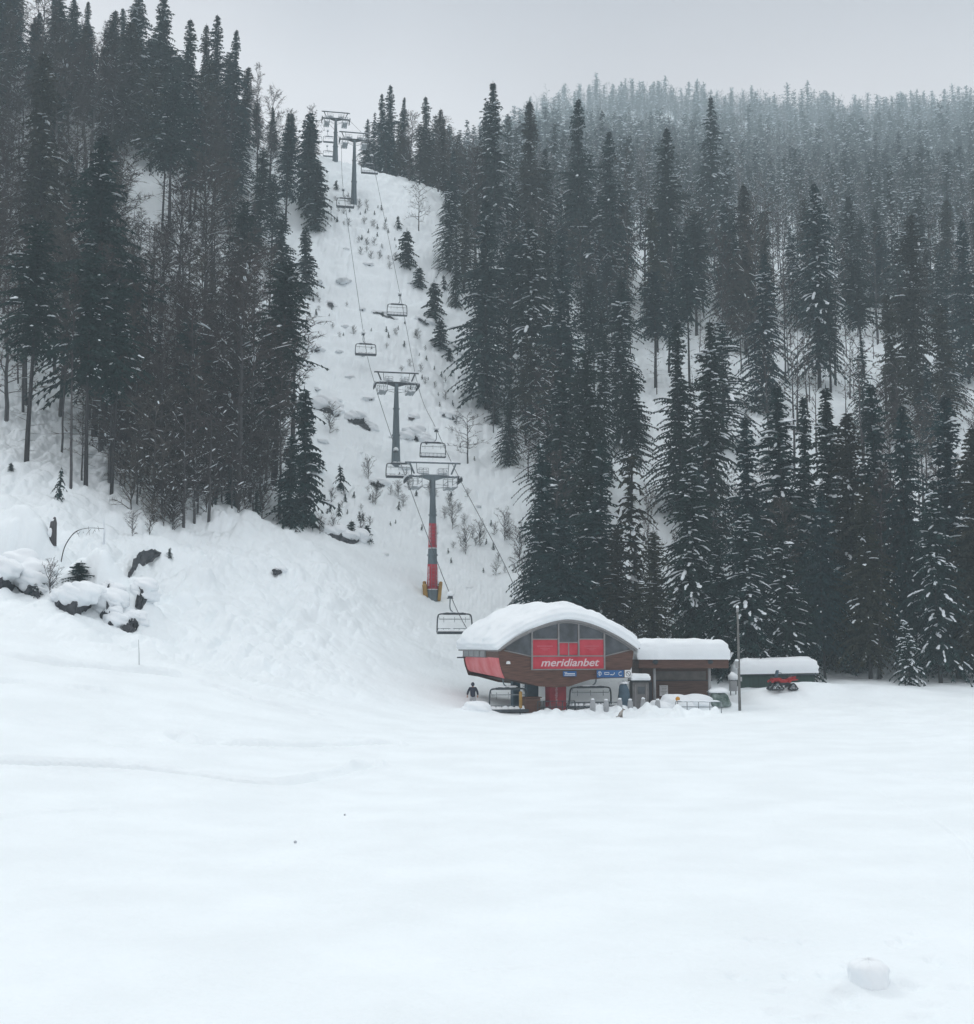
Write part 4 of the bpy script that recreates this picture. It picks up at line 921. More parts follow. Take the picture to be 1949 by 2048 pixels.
for (px, py, s, lab) in [(640, 1070, .6, 'first snow choked shrub of the dark brush below the corner spruce'), (668, 1075, .7, 'snow choked shrub in the dark brush, second from the corner spruce'), (722, 1070, .7, 'twiggy shrub between the two bushy firs below the middle pylon'),
          (737, 960, .9, 'pale twiggy bush left of the foot of the middle pylon'), (752, 1010, .8, 'low twiggy bush below the foot of the middle pylon'), (905, 1070, 1.0, 'fine twigged bush right of the red banded pylon at its upper band'),
          (932, 1110, 1.0, 'fine twigged bush in the snow right of the pylon, nearer the cable'), (960, 1098, .9, 'fine twigged bush under the right hand cable'), (1010, 1090, 1.1, 'fine twigged bush near the right hand forest edge'),
          (1040, 1130, 1.3, 'leaning twiggy bush at the left foot of the forest edge spruces'), (1048, 1200, 1.4, 'drooping twiggy bush behind the left shoulder of the curved roof'), (300, 1070, .9, 'dark twiggy bush at the top of the slanting dark bank'),
          (345, 1060, 1.0, 'twiggy bush at the rim of the forest above the slanting bank'), (265, 1075, .7, 'thin twig bush above the dark bank left of the forest'), (100, 1190, .7, 'drooping snow crusted bush beside the creek at the left edge'),
          (585, 950, .9, 'twiggy bush between the corner spruces of the left forest'), (660, 870, 1.2, 'fine fan of twigs right of the corner spruce'), (900, 1020, .6, 'snow crusted bush right of the red banded pylon head')]:
    x, y, z = on_ground(px, py); plant('brush', x, y, s * .8, px, label=lab)

settle(RUNL)

# ------------------------------------------------------------------ chairlift pylons
HEAD = radians(11.5)
def arc(pts, n=6):
    """catmull-rom through points"""
    P = [Vector(p) for p in pts]; out = []
    for i in range(len(P) - 1):
        a, b, c, d = P[max(i - 1, 0)], P[i], P[i + 1], P[min(i + 2, len(P) - 1)]
        for k in range(n):
            t = k / n; out.append(.5 * ((2 * b) + (c - a) * t + (2 * a - 5 * b + 4 * c - d) * t * t + (3 * b - a - 3 * c + d) * t**3))
    out.append(P[-1]); return out
def ridge_snow(s, a, b, r, seed=0, flat=.6, n=14):
    rg = random.Random(seed); a = Vector(a); b = Vector(b); m = max(3, int((b - a).length / .18)); pts = []; rs = []
    for i in range(m + 1):
        q = i / m; pts.append(a.lerp(b, q) + Vector((0, 0, rg.uniform(-.01, .02)))); rs.append(r * (rg.uniform(.75, 1.2) if 0 < i < m else .35))
    s.tube(pts, rs, 8)
def pylon(px, base, d, arm_py, label, red=False, sc=1.0):
    q = at(px, base, d); x, y = q[0], q[1]; z = gz(x, y); H = at(px, arm_py, d)[2] - z
    t = thing('chairlift_pylon', (x, y, z), HEAD, label, 'lift pylon')
    b = MB(); rb, rt = .56, .22
    prof = [(rb + .02, -1.5), (rb, 0)] + [(rb + (rt - rb) * k / 8, H * k / 8) for k in range(1, 8)] + [(rt, H - .05)]; b.lathe(prof, n=24)
    for f in (.35, .68): r = rb + (rt - rb) * f; b.lathe([(r, H * f - .05), (r + .09, H * f - .05), (r + .09, H * f + .05), (r, H * f + .05)], n=24)
    b.build('column', M_STEEL, t)
    ld = MB()
    for sx_ in (-.18, .18): ld.tube([(sx_, -rb - .16, .4), (sx_, -rt - .16, H)], .018, 6)
    zz = .6
    while zz < H - .2: ld.tube([(-.18, -rb - .16 + (rb - rt) * zz / H, zz), (.18, -rb - .16 + (rb - rt) * zz / H, zz)], .012, 5); zz += .33
    ld.build('ladder', M_STEEL, t)
    if red:
        for f0, f1 in ((.072, .274), (.41, .61)):
            r0 = rb + (rt - rb) * f0 + .012; r1 = rb + (rt - rb) * f1 + .012; w = MB(); w.lathe([(r0, H * f0), (r1, H * f1)], n=28); wr = w.build('advert_wrap', M_RED, t)
            e = MB(); e.lathe([(r0 + .006, H * f0 - .09), (r0 + .006, H * f0 - .01)], n=28); e.build('white_edge', M_WHITE, wr)
            for sg in (-1, 1):
                o = text_obj('lettering', 'meridianbet', .42, M_PINK, wr, (sg * r0 * .80, -r0 * .62, H * (f0 + f1) / 2), rot=(pi / 2, -pi / 2 if sg < 0 else -pi / 2, sg * .75), shear=.2, bold=.008)
                o.rotation_euler = (Matrix.Rotation(sg * .85, 3, 'Z') @ Matrix.Rotation(pi / 2, 3, 'X') @ Matrix.Rotation(pi / 2, 3, 'Z')).to_euler()
                me = o.data; L = max(v.co.x for v in me.vertices) - min(v.co.x for v in me.vertices); k = H * (f1 - f0) * .8 / L; o.scale = (k, k, 1)
        p = MB()
        for k in range(9):                                     # padding wrapped round the back and sides of the foot
            a = radians(-25 + 230 * k / 8); p.box((cos(a) * (rb + .20), sin(a) * (rb + .20), .55 + .12 * sin(k * 2.3)), (.30, .36, 1.75 + .2 * sin(k * 2.3)), rz=a, ry=.10, ch=.08)
        p.build('safety_padding', M_YEL, t)
    # gull wing arm
    A = MB(); top = H + .02
    A.prism([(-2.75, top - .10), (-1.1, top - .16), (-.25, top - .42), (.25, top - .42), (1.1, top - .16), (2.75, top - .10), (2.75, top + .06), (1.1, top + .08), (.3, top + .16), (-.3, top + .16), (-1.1, top + .08), (-2.75, top + .06)], -.16, .16)
    A.build('cross_arm', M_DARK if not red else M_STEEL, t)
    G = MB(); g = top + 1.32
    G.box((0, 0, g), (5.5, .16, .13))
    for s in (-1, 1):
        G.tube([(s * 1.75, 0, top + .02), (s * 2.3, 0, g)], .085, 8); G.tube([(s * 1.5, .1, top), (s * 1.62, .1, g)], .035, 6)
    G.build('lifting_frame', M_DARK if not red else M_STEEL, t)
    for s in (-1, 1):
        B = MB(); xx = s * 2.66
        B.box((xx, 0, top - .30), (.10, 2.6, .14)); B.box((xx - s * .12, 0, top - .12), (.12, .5, .3))
        for k in range(6): yy = -1.2 + k * .48; B.tube([(xx - .05, yy, top - .42), (xx + .05, yy, top - .42)], .21, 12); B.tube([(xx - .08, yy, top - .42), (xx + .08, yy, top - .42)], .06, 8)
        B.build('sheave_train', M_DARK, t)
        P = MB(); x0, x1 = s * 1.25, s * 2.2; z0 = top - 1.22; z1 = top - .12
        P.box(((x0 + x1) / 2, 0, z0), (abs(x1 - x0), 2.6, .05))
        for yy in (-1.3, 1.3):
            for xx in (x0, x1, (x0 + x1) / 2): P.tube([(xx, yy, z0), (xx, yy, z1)], .03, 6)
            for zz in (z1, (z0 + z1) / 2): P.tube([(x0, yy, zz), (x1, yy, zz)], .028, 6)
        for xx in (x0, x1):
            for zz in (z1, (z0 + z1) / 2): P.tube([(xx, -1.3, zz), (xx, 1.3, zz)], .025, 6)
        P.tube([(x0, -1.3, z0), (s * .1, -.2, z0)], .035, 6); P.tube([(x0, -1.3, z0 + .12), (s * .22, 0, top - .75)], .02, 6)
        P.build('service_platform', M_GALV, t)
        U = MB()
        for yy in (-.5, .5):
            for xx in (.5, 1.0, 1.45): U.tube([(s * xx, yy, top), (s * xx, yy, top + .72)], .024, 6)
            for zz in (.4, .72): U.tube([(s * .5, yy, top + zz), (s * 1.45, yy, top + zz)], .024, 6)
        U.tube([(s * .97, -.5, top + .72), (s * .97, .5, top + .72)], .02, 6); U.build('railing', M_GALV, t)
        q = MB(); ridge_snow(q, (x0, -1.2, z0 + .1), (x1, -1.2, z0 + .1), .16, 3); ridge_snow(q, (x0, .9, z0 + .14), (x1, .9, z0 + .14), .22, 5)
        ridge_snow(q, (x0 * .9 + x1 * .1, -1.3, z1 + .06), (x1, -1.3, z1 + .06), .09, 4)
        ridge_snow(q, (s * 2.66, -1.2, top - .12), (s * 2.66, 1.2, top - .12), .13, 6); q.build('snow_load', M_SNOW, t)
    q = MB(); ridge_snow(q, (-2.6, 0, g + .10), (2.6, 0, g + .10), .085, 8); ridge_snow(q, (-2.1, 0, top + .12), (-.3, 0, top + .2), .10, 9); ridge_snow(q, (.3, 0, top + .2), (2.1, 0, top + .12), .10, 10)
    for s in (-1, 1): q.blob((s * .95, 0, top + .28), (.5, .5, .17), seed=int(d), flat=.02)
    q.build('snow_load', M_SNOW, t)
    c = Vector((x, y, z + top - .17)); ux = Vector((cos(HEAD), sin(HEAD), 0))
    return [tuple(c - ux * 2.66), tuple(c + ux * 2.66)]
S1 = pylon(865, 1205, 120, 953, 'grey lift pylon with two red bands and yellow padding, nearest of the four', True)
S2 = pylon(792, 944, 149, 767, 'grey lift pylon on the slope, directly uphill of the red banded one')
S3 = pylon(708, 412, 213, 280, 'dark lift pylon standing just below the crest of the run')
S4 = pylon(671, 322, 231, 238, 'highest lift pylon on the crest, seen against the sky')

# ------------------------------------------------------------------ haul rope
def pt(px, py, d): return tuple(float(v) for v in at(px, py, d))
WL = [pt(960, 1300, 93.5), pt(901, 1190, 102), S1[0], pt(792, 899, 138), S2[0], pt(727, 664, 170), pt(687, 378, 201), S3[0], S4[0], pt(650, 262, 300), pt(640, 250, 380)]
WR = [pt(1075, 1290, 97), pt(1010, 1130, 105), S1[1], pt(873, 858, 138), S2[1], pt(800, 586, 176), pt(744, 312, 209), S3[1], S4[1], pt(700, 250, 300), pt(690, 240, 380)]
r_ = MB()
for w in (WL, WR): r_.tube(arc(w, 6), .034, 6)
tag(r_.build('haul_rope', M_DARK), 'thin dark cable loop running up the slope over the pylons', 'cable')

# ------------------------------------------------------------------ chairs
def chair_parts():
    P = {}
    b = MB(); b.box((0, 0, -.05), (.34, .42, .16)); b.tube([(-.28, 0, -.14), (.24, 0, -.14)], .045, 6); P['grip'] = (b, M_DARK)
    b = MB(); b.tube(arc([(0, 0, -.08), (-.02, 0, -.5), (-.02, 0, -.9), (.08, 0, -1.15), (.36, 0, -1.36)], 5), .05, 8); P['hanger'] = (b, M_STEEL)
    b = MB(); b.box((.36, 0, -1.42), (1.85, .22, .16)); b.box((.36, 0, -1.36), (1.5, .12, .10)); P['crossbar'] = (b, M_DARK)
    b = MB()
    for s in (-1, 1): b.tube(arc([(.36 + s * .8, 0, -1.42), (.36 + s * 1.22, 0, -1.45), (.36 + s * 1.38, -.02, -1.62), (.36 + s * 1.44, -.05, -2.2), (.36 + s * 1.46, -.12, -2.95)], 5), .058, 8)
    P['frame'] = (b, M_DARK)
    b = MB(); b.box((.36, -.1, -3.0), (2.9, .52, .15)); b.box((.36, -.40, -2.96), (2.9, .09, .22)); P['seat'] = (b, M_DARK)
    b = MB()
    b.tube([(.36 - 1.42, .12, -2.62), (.36 + 1.42, .12, -2.62)], .03, 6)
    for k in range(7): b.tube([(.36 - 1.35 + .45 * k, .13, -2.62), (.36 - 1.35 + .45 * k, .1, -2.98)], .018, 5)
    P['backrest'] = (b, M_STEEL)
    b = MB(); b.tube(arc([(.36 - 1.3, .15, -1.5), (.36 - 1.28, -.05, -1.85), (.36 + 1.28, -.05, -1.85), (.36 + 1.3, .15, -1.5)], 1), .032, 6)
    for k in (-.9, 0, .9): b.tube([(.36 + k, -.05, -1.68), (.36 + k, -.05, -2.12)], .022, 5)
    P['restraint_bar'] = (b, M_GALV)
    b = MB(); rg = random.Random(4)
    for k in range(6): b.blob((.36 - 1.15 + .46 * k, -.04, -2.93), (.34, .25, .26 + rg.uniform(0, .14)), seed=k, flat=.05, rough=.08)
    ridge_snow(b, (-.35, 0, -1.29), (1.1, 0, -1.29), .08, 3); b.blob((.02, 0, .16), (.30, .26, .26), seed=3, flat=.12)
    P['snow_load'] = (b, M_SNOW)
    return P
CHM = {k: (v[0].mesh(k, v[1]), v[1]) for k, v in chair_parts().items()}
def chair(loc, label, flip=False, rz=HEAD, sc=1.0, group='chairs of the chairlift'):
    t = thing('lift_chair', loc, rz + (pi if flip else 0), label, 'lift chair', group); t.scale = (sc, sc, sc)
    for k, (me, _) in CHM.items(): obj(k, me, t)
    return t
chair(pt(901, 1193, 101.5), 'empty lift chair hanging low between the red banded pylon and the station')
chair(pt(873, 861, 138), 'empty lift chair just above the head of the red banded pylon', True)
chair(pt(792, 902, 138), 'empty lift chair in front of the foot of the middle pylon')
chair(pt(727, 668, 169.5), 'empty lift chair above and left of the middle pylon head')
chair(pt(800, 590, 175.5), 'empty lift chair above and right of the middle pylon, higher than its neighbour', True)
chair(pt(687, 380, 201), 'empty lift chair left of the foot of the pylon below the crest')
chair(pt(744, 313, 209), 'lift chair half merged with the crest, right of the pylon below the crest', True)
chair(pt(656, 262, 300), 'lift chair beyond the crest, immediately left of the highest pylon')
chair(pt(631, 262, 318), 'farthest lift chair, leftmost beyond the crest beside the forest')
chair(pt(655, 292, 325), 'lowest of the three small lift chairs beyond the crest')

# ------------------------------------------------------------------ lift station
A0 = radians(17); D0 = 86.4; X0 = float(at(1136, 1420, D0)[0])
M_WOOD = mat('brown_boards', (.105, .052, .038), .7, var=.35, scale=2.0, stretch=(.6, 1, 9), bump=.01)
M_WOOD2 = mat('brown_boards_light', (.125, .072, .055), .7, var=.25, scale=2.0, stretch=(.6, 1, 9), bump=.01)
M_GLASS = mat('dark_glass', (.050, .058, .068), .15, var=.5, scale=1.2, spec=.6)
M_MULL = mat('grey_aluminium', (.23, .225, .225), .5, var=.1, scale=3)
M_BLUE = mat('blue_sign', (.02, .10, .27), .5, var=.08, scale=3)
M_TEAL = mat('blue_grey_paint', (.055, .095, .13), .5, var=.2, scale=2)
M_GREYP = mat('grey_panel', (.30, .31, .32), .6, var=.12, scale=2)
def locx(px, Y, a=A0, x0=X0, d0=D0):
    k = (px - CX) / F; return (k * (d0 + Y * cos(a)) - x0 + Y * sin(a)) / (cos(a) - k * sin(a))
LST = 9.3
st = thing('lift_station', (X0, D0, 0), A0, 'brown lift station on a red column, with arched snow covered roof and red advertising front', 'ski lift station')
def arch(X): return 4.30 + 1.98 * max(0, 1 - abs(X / 5.02)**1.75)
low = [(-4.97, 4.30), (-4.95, 3.80), (-4.84, 3.20), (-4.55, 2.40), (-3.7, 2.26), (-2.9, 2.05), (-2.1, 1.84), (-1.0, 1.74), (.1, 1.80), (.8, 2.02), (1.7, 2.26), (2.6, 2.34), (4.55, 2.36), (4.85, 3.2), (5.0, 4.30)]
top_ = [(-5.0 + 10.0 * k / 24, arch(-5.0 + 10.0 * k / 24)) for k in range(24, -1, -1)]
f = MB(); f.prism(low + top_[1:-1], 0, .18); f.build('front_wall', M_WOOD, st)
# body behind: side walls, floor and back
b = MB(); inner = [(x * .985, z) for x, z in low]
n = len(inner); vs = [(x, .18, z) for x, z in inner] + [(x * .98, LST, z + (.15 if 3 < i_ < 12 else 0)) for i_, (x, z) in enumerate(inner)]
fs = [(i, i + n, i + 1 + n, i + 1) for i in range(3, n - 1)]; b.add(vs, fs)
b.prism([(x * .98, z) for x, z in low + top_[1:-1]], LST, LST + .1); b.build('hull', M_WOOD, st)
s = MB(); vs = []; sp = [(-4.97, 3.78), (-4.93, 3.5), (-4.84, 3.10), (-4.70, 2.70), (-4.54, 2.38)]
for Y in (.1, 3.2, 6.3, LST):
    k = Y / LST
    vs += [(x + .18 * k, Y, z + (.30 * k if z < 2.6 else .12 * k)) for x, z in sp]
s.add(vs, [(5 * j + i, 5 * j + 5 + i, 5 * j + 6 + i, 5 * j + 1 + i) for j in range(3) for i in range(4)], True); sp_ = s.build('side_panel', M_REDW, st)
g_ = MB(); g_.box((-4.88, LST / 2, 4.03), (.06, LST - .1, .52)); g_.build('side_wall', M_WOOD2, st)
g_ = MB(); g_.box((-4.93, 6.1, 4.03), (.06, 5.6, .40)); wnd = g_.build('side_window', M_GREYP, st)
g_ = MB()
for k in range(5): g_.box((-4.97, 3.4 + 1.35 * k, 4.03), (.05, .09, .46))
g_.box((-4.97, 6.1, 4.27), (.06, 5.9, .07)); g_.box((-4.97, 6.1, 3.82), (.06, 5.9, .05)); g_.build('frame', M_MULL, wnd)
g_ = MB(); g_.box((-5.05, LST - .2, 3.72), (.7, .12, .1)); g_.box((5.2, .1, 4.42), (.6, .14, .08)); g_.build('roof_beam', M_DARK, st)
# glazing of the arch
def pane(poly, mt, y0=-.03, y1=.01, name='window_pane', parent=st): q = MB(); q.prism(poly, y0, y1); return q.build(name, mt, parent)
def under(x0, x1, n=8, off=.10): return [(x0 + (x1 - x0) * k / n, arch(x0 + (x1 - x0) * k / n) - off) for k in range(n, -1, -1)]
pane([(-4.52, 4.34), (-2.66, 3.92)] + under(-4.52, -2.66), M_GLASS); pane([(2.80, 3.92), (4.70, 4.38)] + under(2.80, 4.70), M_GLASS)
for x0, x1, zb in ((-2.57, -.75, 5.10), (-.60, .74, 4.87), (.89, 2.68, 5.10)): pane([(x0, zb), (x1, zb)] + under(x0, x1), M_GLASS)
ad_ = []
for x0, x1, z0, z1 in ((-2.57, -.75, 3.93, 5.02), (-.60, .03, 3.97, 4.80), (.10, .74, 3.97, 4.80), (.89, 2.68, 3.93, 5.04)):
    q = MB(); q.box(((x0 + x1) / 2, -.035, (z0 + z1) / 2), (x1 - x0, .05, z1 - z0), ch=.008); ad_.append(q.build('advert_panel', M_RED, st))
q = MB(); q.box((.05, -.035, 3.45), (5.28, .06, .84), ch=.008); big = q.build('advert_panel', M_RED, st)
t_ = text_obj('lettering', 'meridianbet', .8, M_PINK, big, (.12, -.075, 3.43), shear=.28, bold=.012)
me_ = t_.data; L_ = max(v.co.x for v in me_.vertices) - min(v.co.x for v in me_.vertices); t_.scale = (4.32 / L_, .92, 1)
for k, xx in ((0, -1.66), (3, 1.78)):
    q = MB(); q.box((xx, -.062, 4.58), (1.15, .008, .09), ch=.001); q.box((xx, -.062, 4.43), (.7, .008, .05), ch=.001); q.box((xx, -.062, 4.33), (.4, .008, .05), ch=.001)
    q.build('print', mat('dim_print', (.46, .085, .11), .6), ad_[k])
m_ = MB(); Y = -.06
for xx, zb in ((-2.62, 2.95), (2.74, 2.95), (-.675, 3.90), (.815, 3.90)): m_.box((xx, Y, (zb + arch(xx) - .06) / 2), (.11, .12, arch(xx) - .06 - zb), ch=.01)
for x0, x1, zz in ((-2.56, -.73, 5.06), (.87, 2.68, 5.07), (-.62, .76, 4.84), (-2.56, 2.68, 3.90), (-2.56, 2.68, 2.98)): m_.box(((x0 + x1) / 2, Y - .004, zz), (x1 - x0, .105, .075), ch=.01)
m_.box((.065, Y, 4.37), (.06, .1, .86), ch=.01)
for sg, xa, za, xb, zb in ((-1, -4.62, 4.30, -2.66, 3.88), (1, 2.78, 3.88, 4.80, 4.34)): m_.tube([(xa, Y + .02, za), (xb, Y + .02, zb)], .045, 6)
m_.tube([(-4.98 + 9.96 * k / 30, Y, arch(-4.98 + 9.96 * k / 30) - .04) for k in range(31)], .075, 6); m_.build('window_frame', M_MULL, st)
l_ = MB(); l_.box((-4.35, -.1, 3.42), (.26, .16, .10)); l_.blob((-4.35, -.12, 3.5), (.14, .1, .07), seed=2); l_.build('wall_lamp', M_WHITE, st)
# vault roof and its thick snow
rf = MB(); XS = [-5.15 + 10.3 * k / 40 for k in range(41)]
prof = [(x, arch(min(5.0, max(-5.0, x))) + .01 - max(0, abs(x) - 5.0) * .7) for x in XS]
rf.prism(prof + [(x, z + .14) for x, z in prof[::-1]], -.30, LST + .35); rfo = rf.build('roof', M_MULL, st)
def snow_slab(fn, thick, nu=90, nv=60, seed=0, pe=7, noise=.09, bulge=.18, under_=True):
    """fn(a, b) -> (point, normal) of the surface carrying the snow, a and b in -1..1"""
    V = []; Fq = []; rg = random.Random(seed); o1, o2 = rg.uniform(0, 50), rg.uniform(0, 50)
    A = [sin(pi / 2 * (2 * i / nu - 1)) for i in range(nu + 1)]; B = [sin(pi / 2 * (2 * j / nv - 1)) for j in range(nv + 1)]
    for a in A:
        for b in B:
            p, nn = fn(a, b); p = np.array(p, float); nn = np.array(nn, float); nn /= np.linalg.norm(nn)
            e = (max(0, 1 - abs(a)**pe) * max(0, 1 - abs(b)**pe))**.42
            t = thick(a, b) if callable(thick) else thick
            nz_ = float(vnoise(np.array([p[0] * .8 + o1]), np.array([p[1] * .8 + o2]))[0]) * noise * 3 + float(vnoise(np.array([p[0] * 2.6 + o1]), np.array([p[1] * 2.6 + o2 + p[2] * 2]))[0]) * noise
            bl = bulge * 4 * e * (1 - e)
            pc, _ = fn(0, 0); c = p - np.array(pc); c[2] = 0; l = np.linalg.norm(c) or 1
            lay = .045 * sin(e * 19 + 3 * nz_ / max(noise, .01) * .6) * (1 if e < .97 else 0); bl += lay
            wob = 1 + .5 * float(vnoise(np.array([p[0] * 1.7 + o2]), np.array([p[1] * 1.7 + o1]))[0])
            V.append(p + nn * (t * e * (1 + .12 * nz_ / max(t, .1)) + nz_ * e) + c / l * bl * wob)
    m = nv + 1
    for i in range(nu):
        for j in range(nv): Fq.append((i * m + j, (i + 1) * m + j, (i + 1) * m + j + 1, i * m + j + 1))
    if under_:
        o = len(V); k4 = [(-1, -1), (1, -1), (1, 1), (-1, 1)]
        nb_ = 24
        for i in range(nb_ + 1):
            a = -1 + 2 * i / nb_
            for bb in (-1, 1): p, nn = fn(a, bb); V.append(np.array(p, float) + np.array([0, 0, .003]))
        for i in range(nb_): Fq.append((o + 2 * i, o + 2 * i + 1, o + 2 * i + 3, o + 2 * i + 2))
    return npmesh('roof_snow', np.array(V), np.array(Fq), M_SNOW, True)
def fr(a, b):
    X = a * 5.2; xc = max(-5.0, min(5.0, X)); z = arch(xc) + .15 - max(0, abs(X) - 5.0) * .7
    dz = -1.75 * 1.98 / 5.02 * abs(xc / 5.02)**.75 * (1 if X > 0 else -1); bite = .30 * max(0, 1 - abs(X + 3.6) / 1.5)
    Y = -.35 + (LST + .8) * (b + 1) / 2
    if b < -.6: Y += bite * 2.2 * (-.6 - b)
    return (X, Y, z), (-dz * .75, 0, 1)
me_ = snow_slab(fr, lambda a, b: 1.08 + .06 * cos(a * 3) - .10 * abs(a) + .10 * (b + 1), nu=120, nv=90, seed=3, pe=9, noise=.13)
obj('roof_snow', me_, rfo)
# columns and machinery under the hull
def box_at(mb, px0, px1, Y, dY, z0, z1):
    xa, xb = locx(px0, Y), locx(px1, Y); mb.box(((xa + xb) / 2, Y, (z0 + z1) / 2), (xb - xa, dY, z1 - z0))
c_ = MB(); box_at(c_, 1094, 1127, 1.6, 1.0, -.5, 1.95); cc = c_.build('main_column', mat('column_red', (.30, .03, .045), .6, var=.2, scale=1.5), st)
c_ = MB(); box_at(c_, 1096, 1125.5, 1.08, .06, -.3, .62); c_.build('column_base_cover', mat('faded_red', (.22, .06, .065), .7, var=.3, scale=1.5), cc)
t_ = text_obj('lettering', 'meridianbet', .28, M_PINK, cc, (locx(1112, 1.05), 1.085, 1.2)); t_.rotation_euler = (Matrix.Rotation(pi / 2, 3, 'X') @ Matrix.Rotation(pi / 2, 3, 'Z')).to_euler()
for p0, p1, Y, m in ((1023.5, 1038, 4.2, M_TEAL), (1051, 1074, 2.9, M_TEAL)):
    c_ = MB(); box_at(c_, p0, p1, Y, .6, -.5, 2.6); c_.build('support_column', m, st)
ld = MB(); xx0, xx1 = locx(1046, 3.6), locx(1050, 3.6)
for x in (xx0, xx1): ld.tube([(x, 3.6, 0), (x, 3.6, 2.5)], .02, 6)
for k in range(8): ld.tube([(xx0, 3.6, .2 + .3 * k), (xx1, 3.6, .2 + .3 * k)], .015, 5)
ld.build('ladder', M_GALV, st)
def wpos(px, Y, z): 
    X = locx(px, Y); return (X0 + X * cos(A0) - Y * sin(A0), D0 + X * sin(A0) + Y * cos(A0), z)
# wooden equipment cabinet below the station
p = wpos(1061, .9, .0); t = thing('equipment_cabinet', p, A0, 'brown wooden cabinet standing under the station beside the left parked chair', 'cabinet')
b = MB(); b.box((0, 0, .45), (1.15, .9, 1.15)); b.build('body', M_WOOD2, t); b = MB(); b.box((0, 0, 1.06), (1.3, 1.05, .07)); b.build('lid', M_WOOD, t)
b = MB(); b.box((-.1, -.47, .45), (.7, .03, .8)); b.build('door', M_WOOD, t)
p = wpos(1041, -.2, .1); t = thing('padded_post', p, A0, 'upright yellow pad standing at the left parked chair', 'pad'); b = MB(); b.box((0, 0, .85), (.16, .35, 1.15), ch=.06); b.build('pad', M_YEL, t)
b = MB(); b.tube([(0, .1, -.2), (0, .1, 1.3)], .035, 8); b.build('post', M_DARK, t)
cl_ = chair(wpos(1007, .75, 3.05), 'parked lift chair loaded with snow under the left end of the station', rz=A0, sc=.98, group='chairs parked at the station')
cr_ = chair(wpos(1190, .8, 2.93), 'parked lift chair under the blue pictogram sign at the station', True, rz=A0, sc=1.10, group='chairs parked at the station')
cr_.scale = (1.08, 1.08, .86); cl_.scale = (.94, .98, .97)
# signs on the front
def sign_root(px, Y, z, label): return thing('sign', wpos(px, Y, z), A0, label, 'sign')
sg = sign_root(1219, -.30, 2.66, 'long blue board of white pictograms under the right of the station front')
b = MB(); b.box((0, 0, 0), (2.02, .05, .50), ch=.01); b.build('board', M_BLUE, sg)
y = -.032
def ring(mb, cx, cz, r, w=.03, a0=0, a1=2 * pi, n=20): mb.tube([(cx + r * cos(a0 + (a1 - a0) * k / n), y, cz + r * sin(a0 + (a1 - a0) * k / n)) for k in range(n + 1)], w / 2, 5)
b = MB(); ring(b, -.80, .03, .13); b.box((-.80, y, -.02), (.035, .02, .26)); b.tube([(-.86, y, .06), (-.80, y, .13), (-.74, y, .06)], .015, 5); b.build('pictogram', M_WHITE, sg)
b = MB(); b.box((-.27, y, .09), (.36, .02, .035)); b.box((-.27, y, -.04), (.34, .02, .035)); b.tube([(-.42, y, .09), (-.44, y, -.04)], .015, 5); b.tube([(-.12, y, .09), (-.10, y, -.04)], .015, 5); b.build('pictogram', M_WHITE, sg)
b = MB(); ring(b, .14, .07, .15, .045, -pi * .55, pi * .05); b.box((.06, y, -.06), (.14, .02, .05)); b.build('pictogram', M_WHITE, sg)
b = MB(); ring(b, .76, 0, .13, .04, pi * .35, pi * 1.75); b.box((.80, y, .13), (.05, .02, .05)); b.build('pictogram', M_WHITE, sg)
sg = sign_root(1254.5, -.30, 2.66, 'square white sign with a crossed circle, right end of the blue board')
b = MB(); b.box((0, 0, 0), (.52, .05, .52), ch=.01); b.build('board', M_WHITE, sg)
b = MB(); ring(b, 0, 0, .17, .035); b.tube([(-.12, y, .12), (.12, y, -.12)], .02, 5); b.build('pictogram', M_DARK, sg)
sg = sign_root(1138.5, -.12, 2.68, 'small blue name board below the red adverts on the station front')
b = MB(); b.box((0, 0, 0), (.98, .05, .36), ch=.01); b.build('board', M_BLUE, sg)
b = MB(); b.box((0, y, -.1), (.8, .012, .03)); b.box((-.3, y, .10), (.2, .012, .03)); b.box((0, y, .0), (.74, .012, .05)); b.build('print', M_WHITE, sg)

# ------------------------------------------------------------------ buildings right of the station
def slab_fn(x0, x1, y0, y1, z, sag=0):
    def fn(a, b): return ((x0 + x1) / 2 + a * (x1 - x0) / 2, (y0 + y1) / 2 + b * (y1 - y0) / 2, z + sag * a), (0, 0, 1)
    return fn
DX = 90.; AX0 = float(at(1364, 1400, DX)[0])
an = thing('ticket_hut', (AX0, DX, 0), radians(3), 'brown wooden hut under a thick flat snow slab, joined to the right of the station', 'building')
def ax(px, Y=0): return (px - CX) / F * (DX + Y) - AX0
b = MB(); b.box(((ax(1278, 2) + ax(1421, 2)) / 2, 3.6, 1.8), (ax(1421, 2) - ax(1278, 2), 3.6, 3.4)); b.build('wall', M_WOOD2, an)
b = MB(); b.box(((ax(1272) + ax(1452)) / 2, 2.6, 3.30), (ax(1452) - ax(1272), 6.2, .62)); rfa = b.build('roof', M_WOOD, an)
obj('roof_snow', snow_slab(slab_fn(ax(1271, -.6), ax(1456, -.6), -.75, 5.6, 3.62), lambda a, b: 1.42 - .06 * b, nu=90, nv=50, seed=8, pe=16, noise=.075, bulge=.12), rfa)
b = MB(); b.box(((ax(1310, 1.7) + ax(1412, 1.7)) / 2, 1.74, 2.42), (ax(1412, 1.7) - ax(1310, 1.7), .05, .62)); b.build('shutter', mat('weathered_panel', (.17, .15, .14), .8, var=.15, scale=2), an)
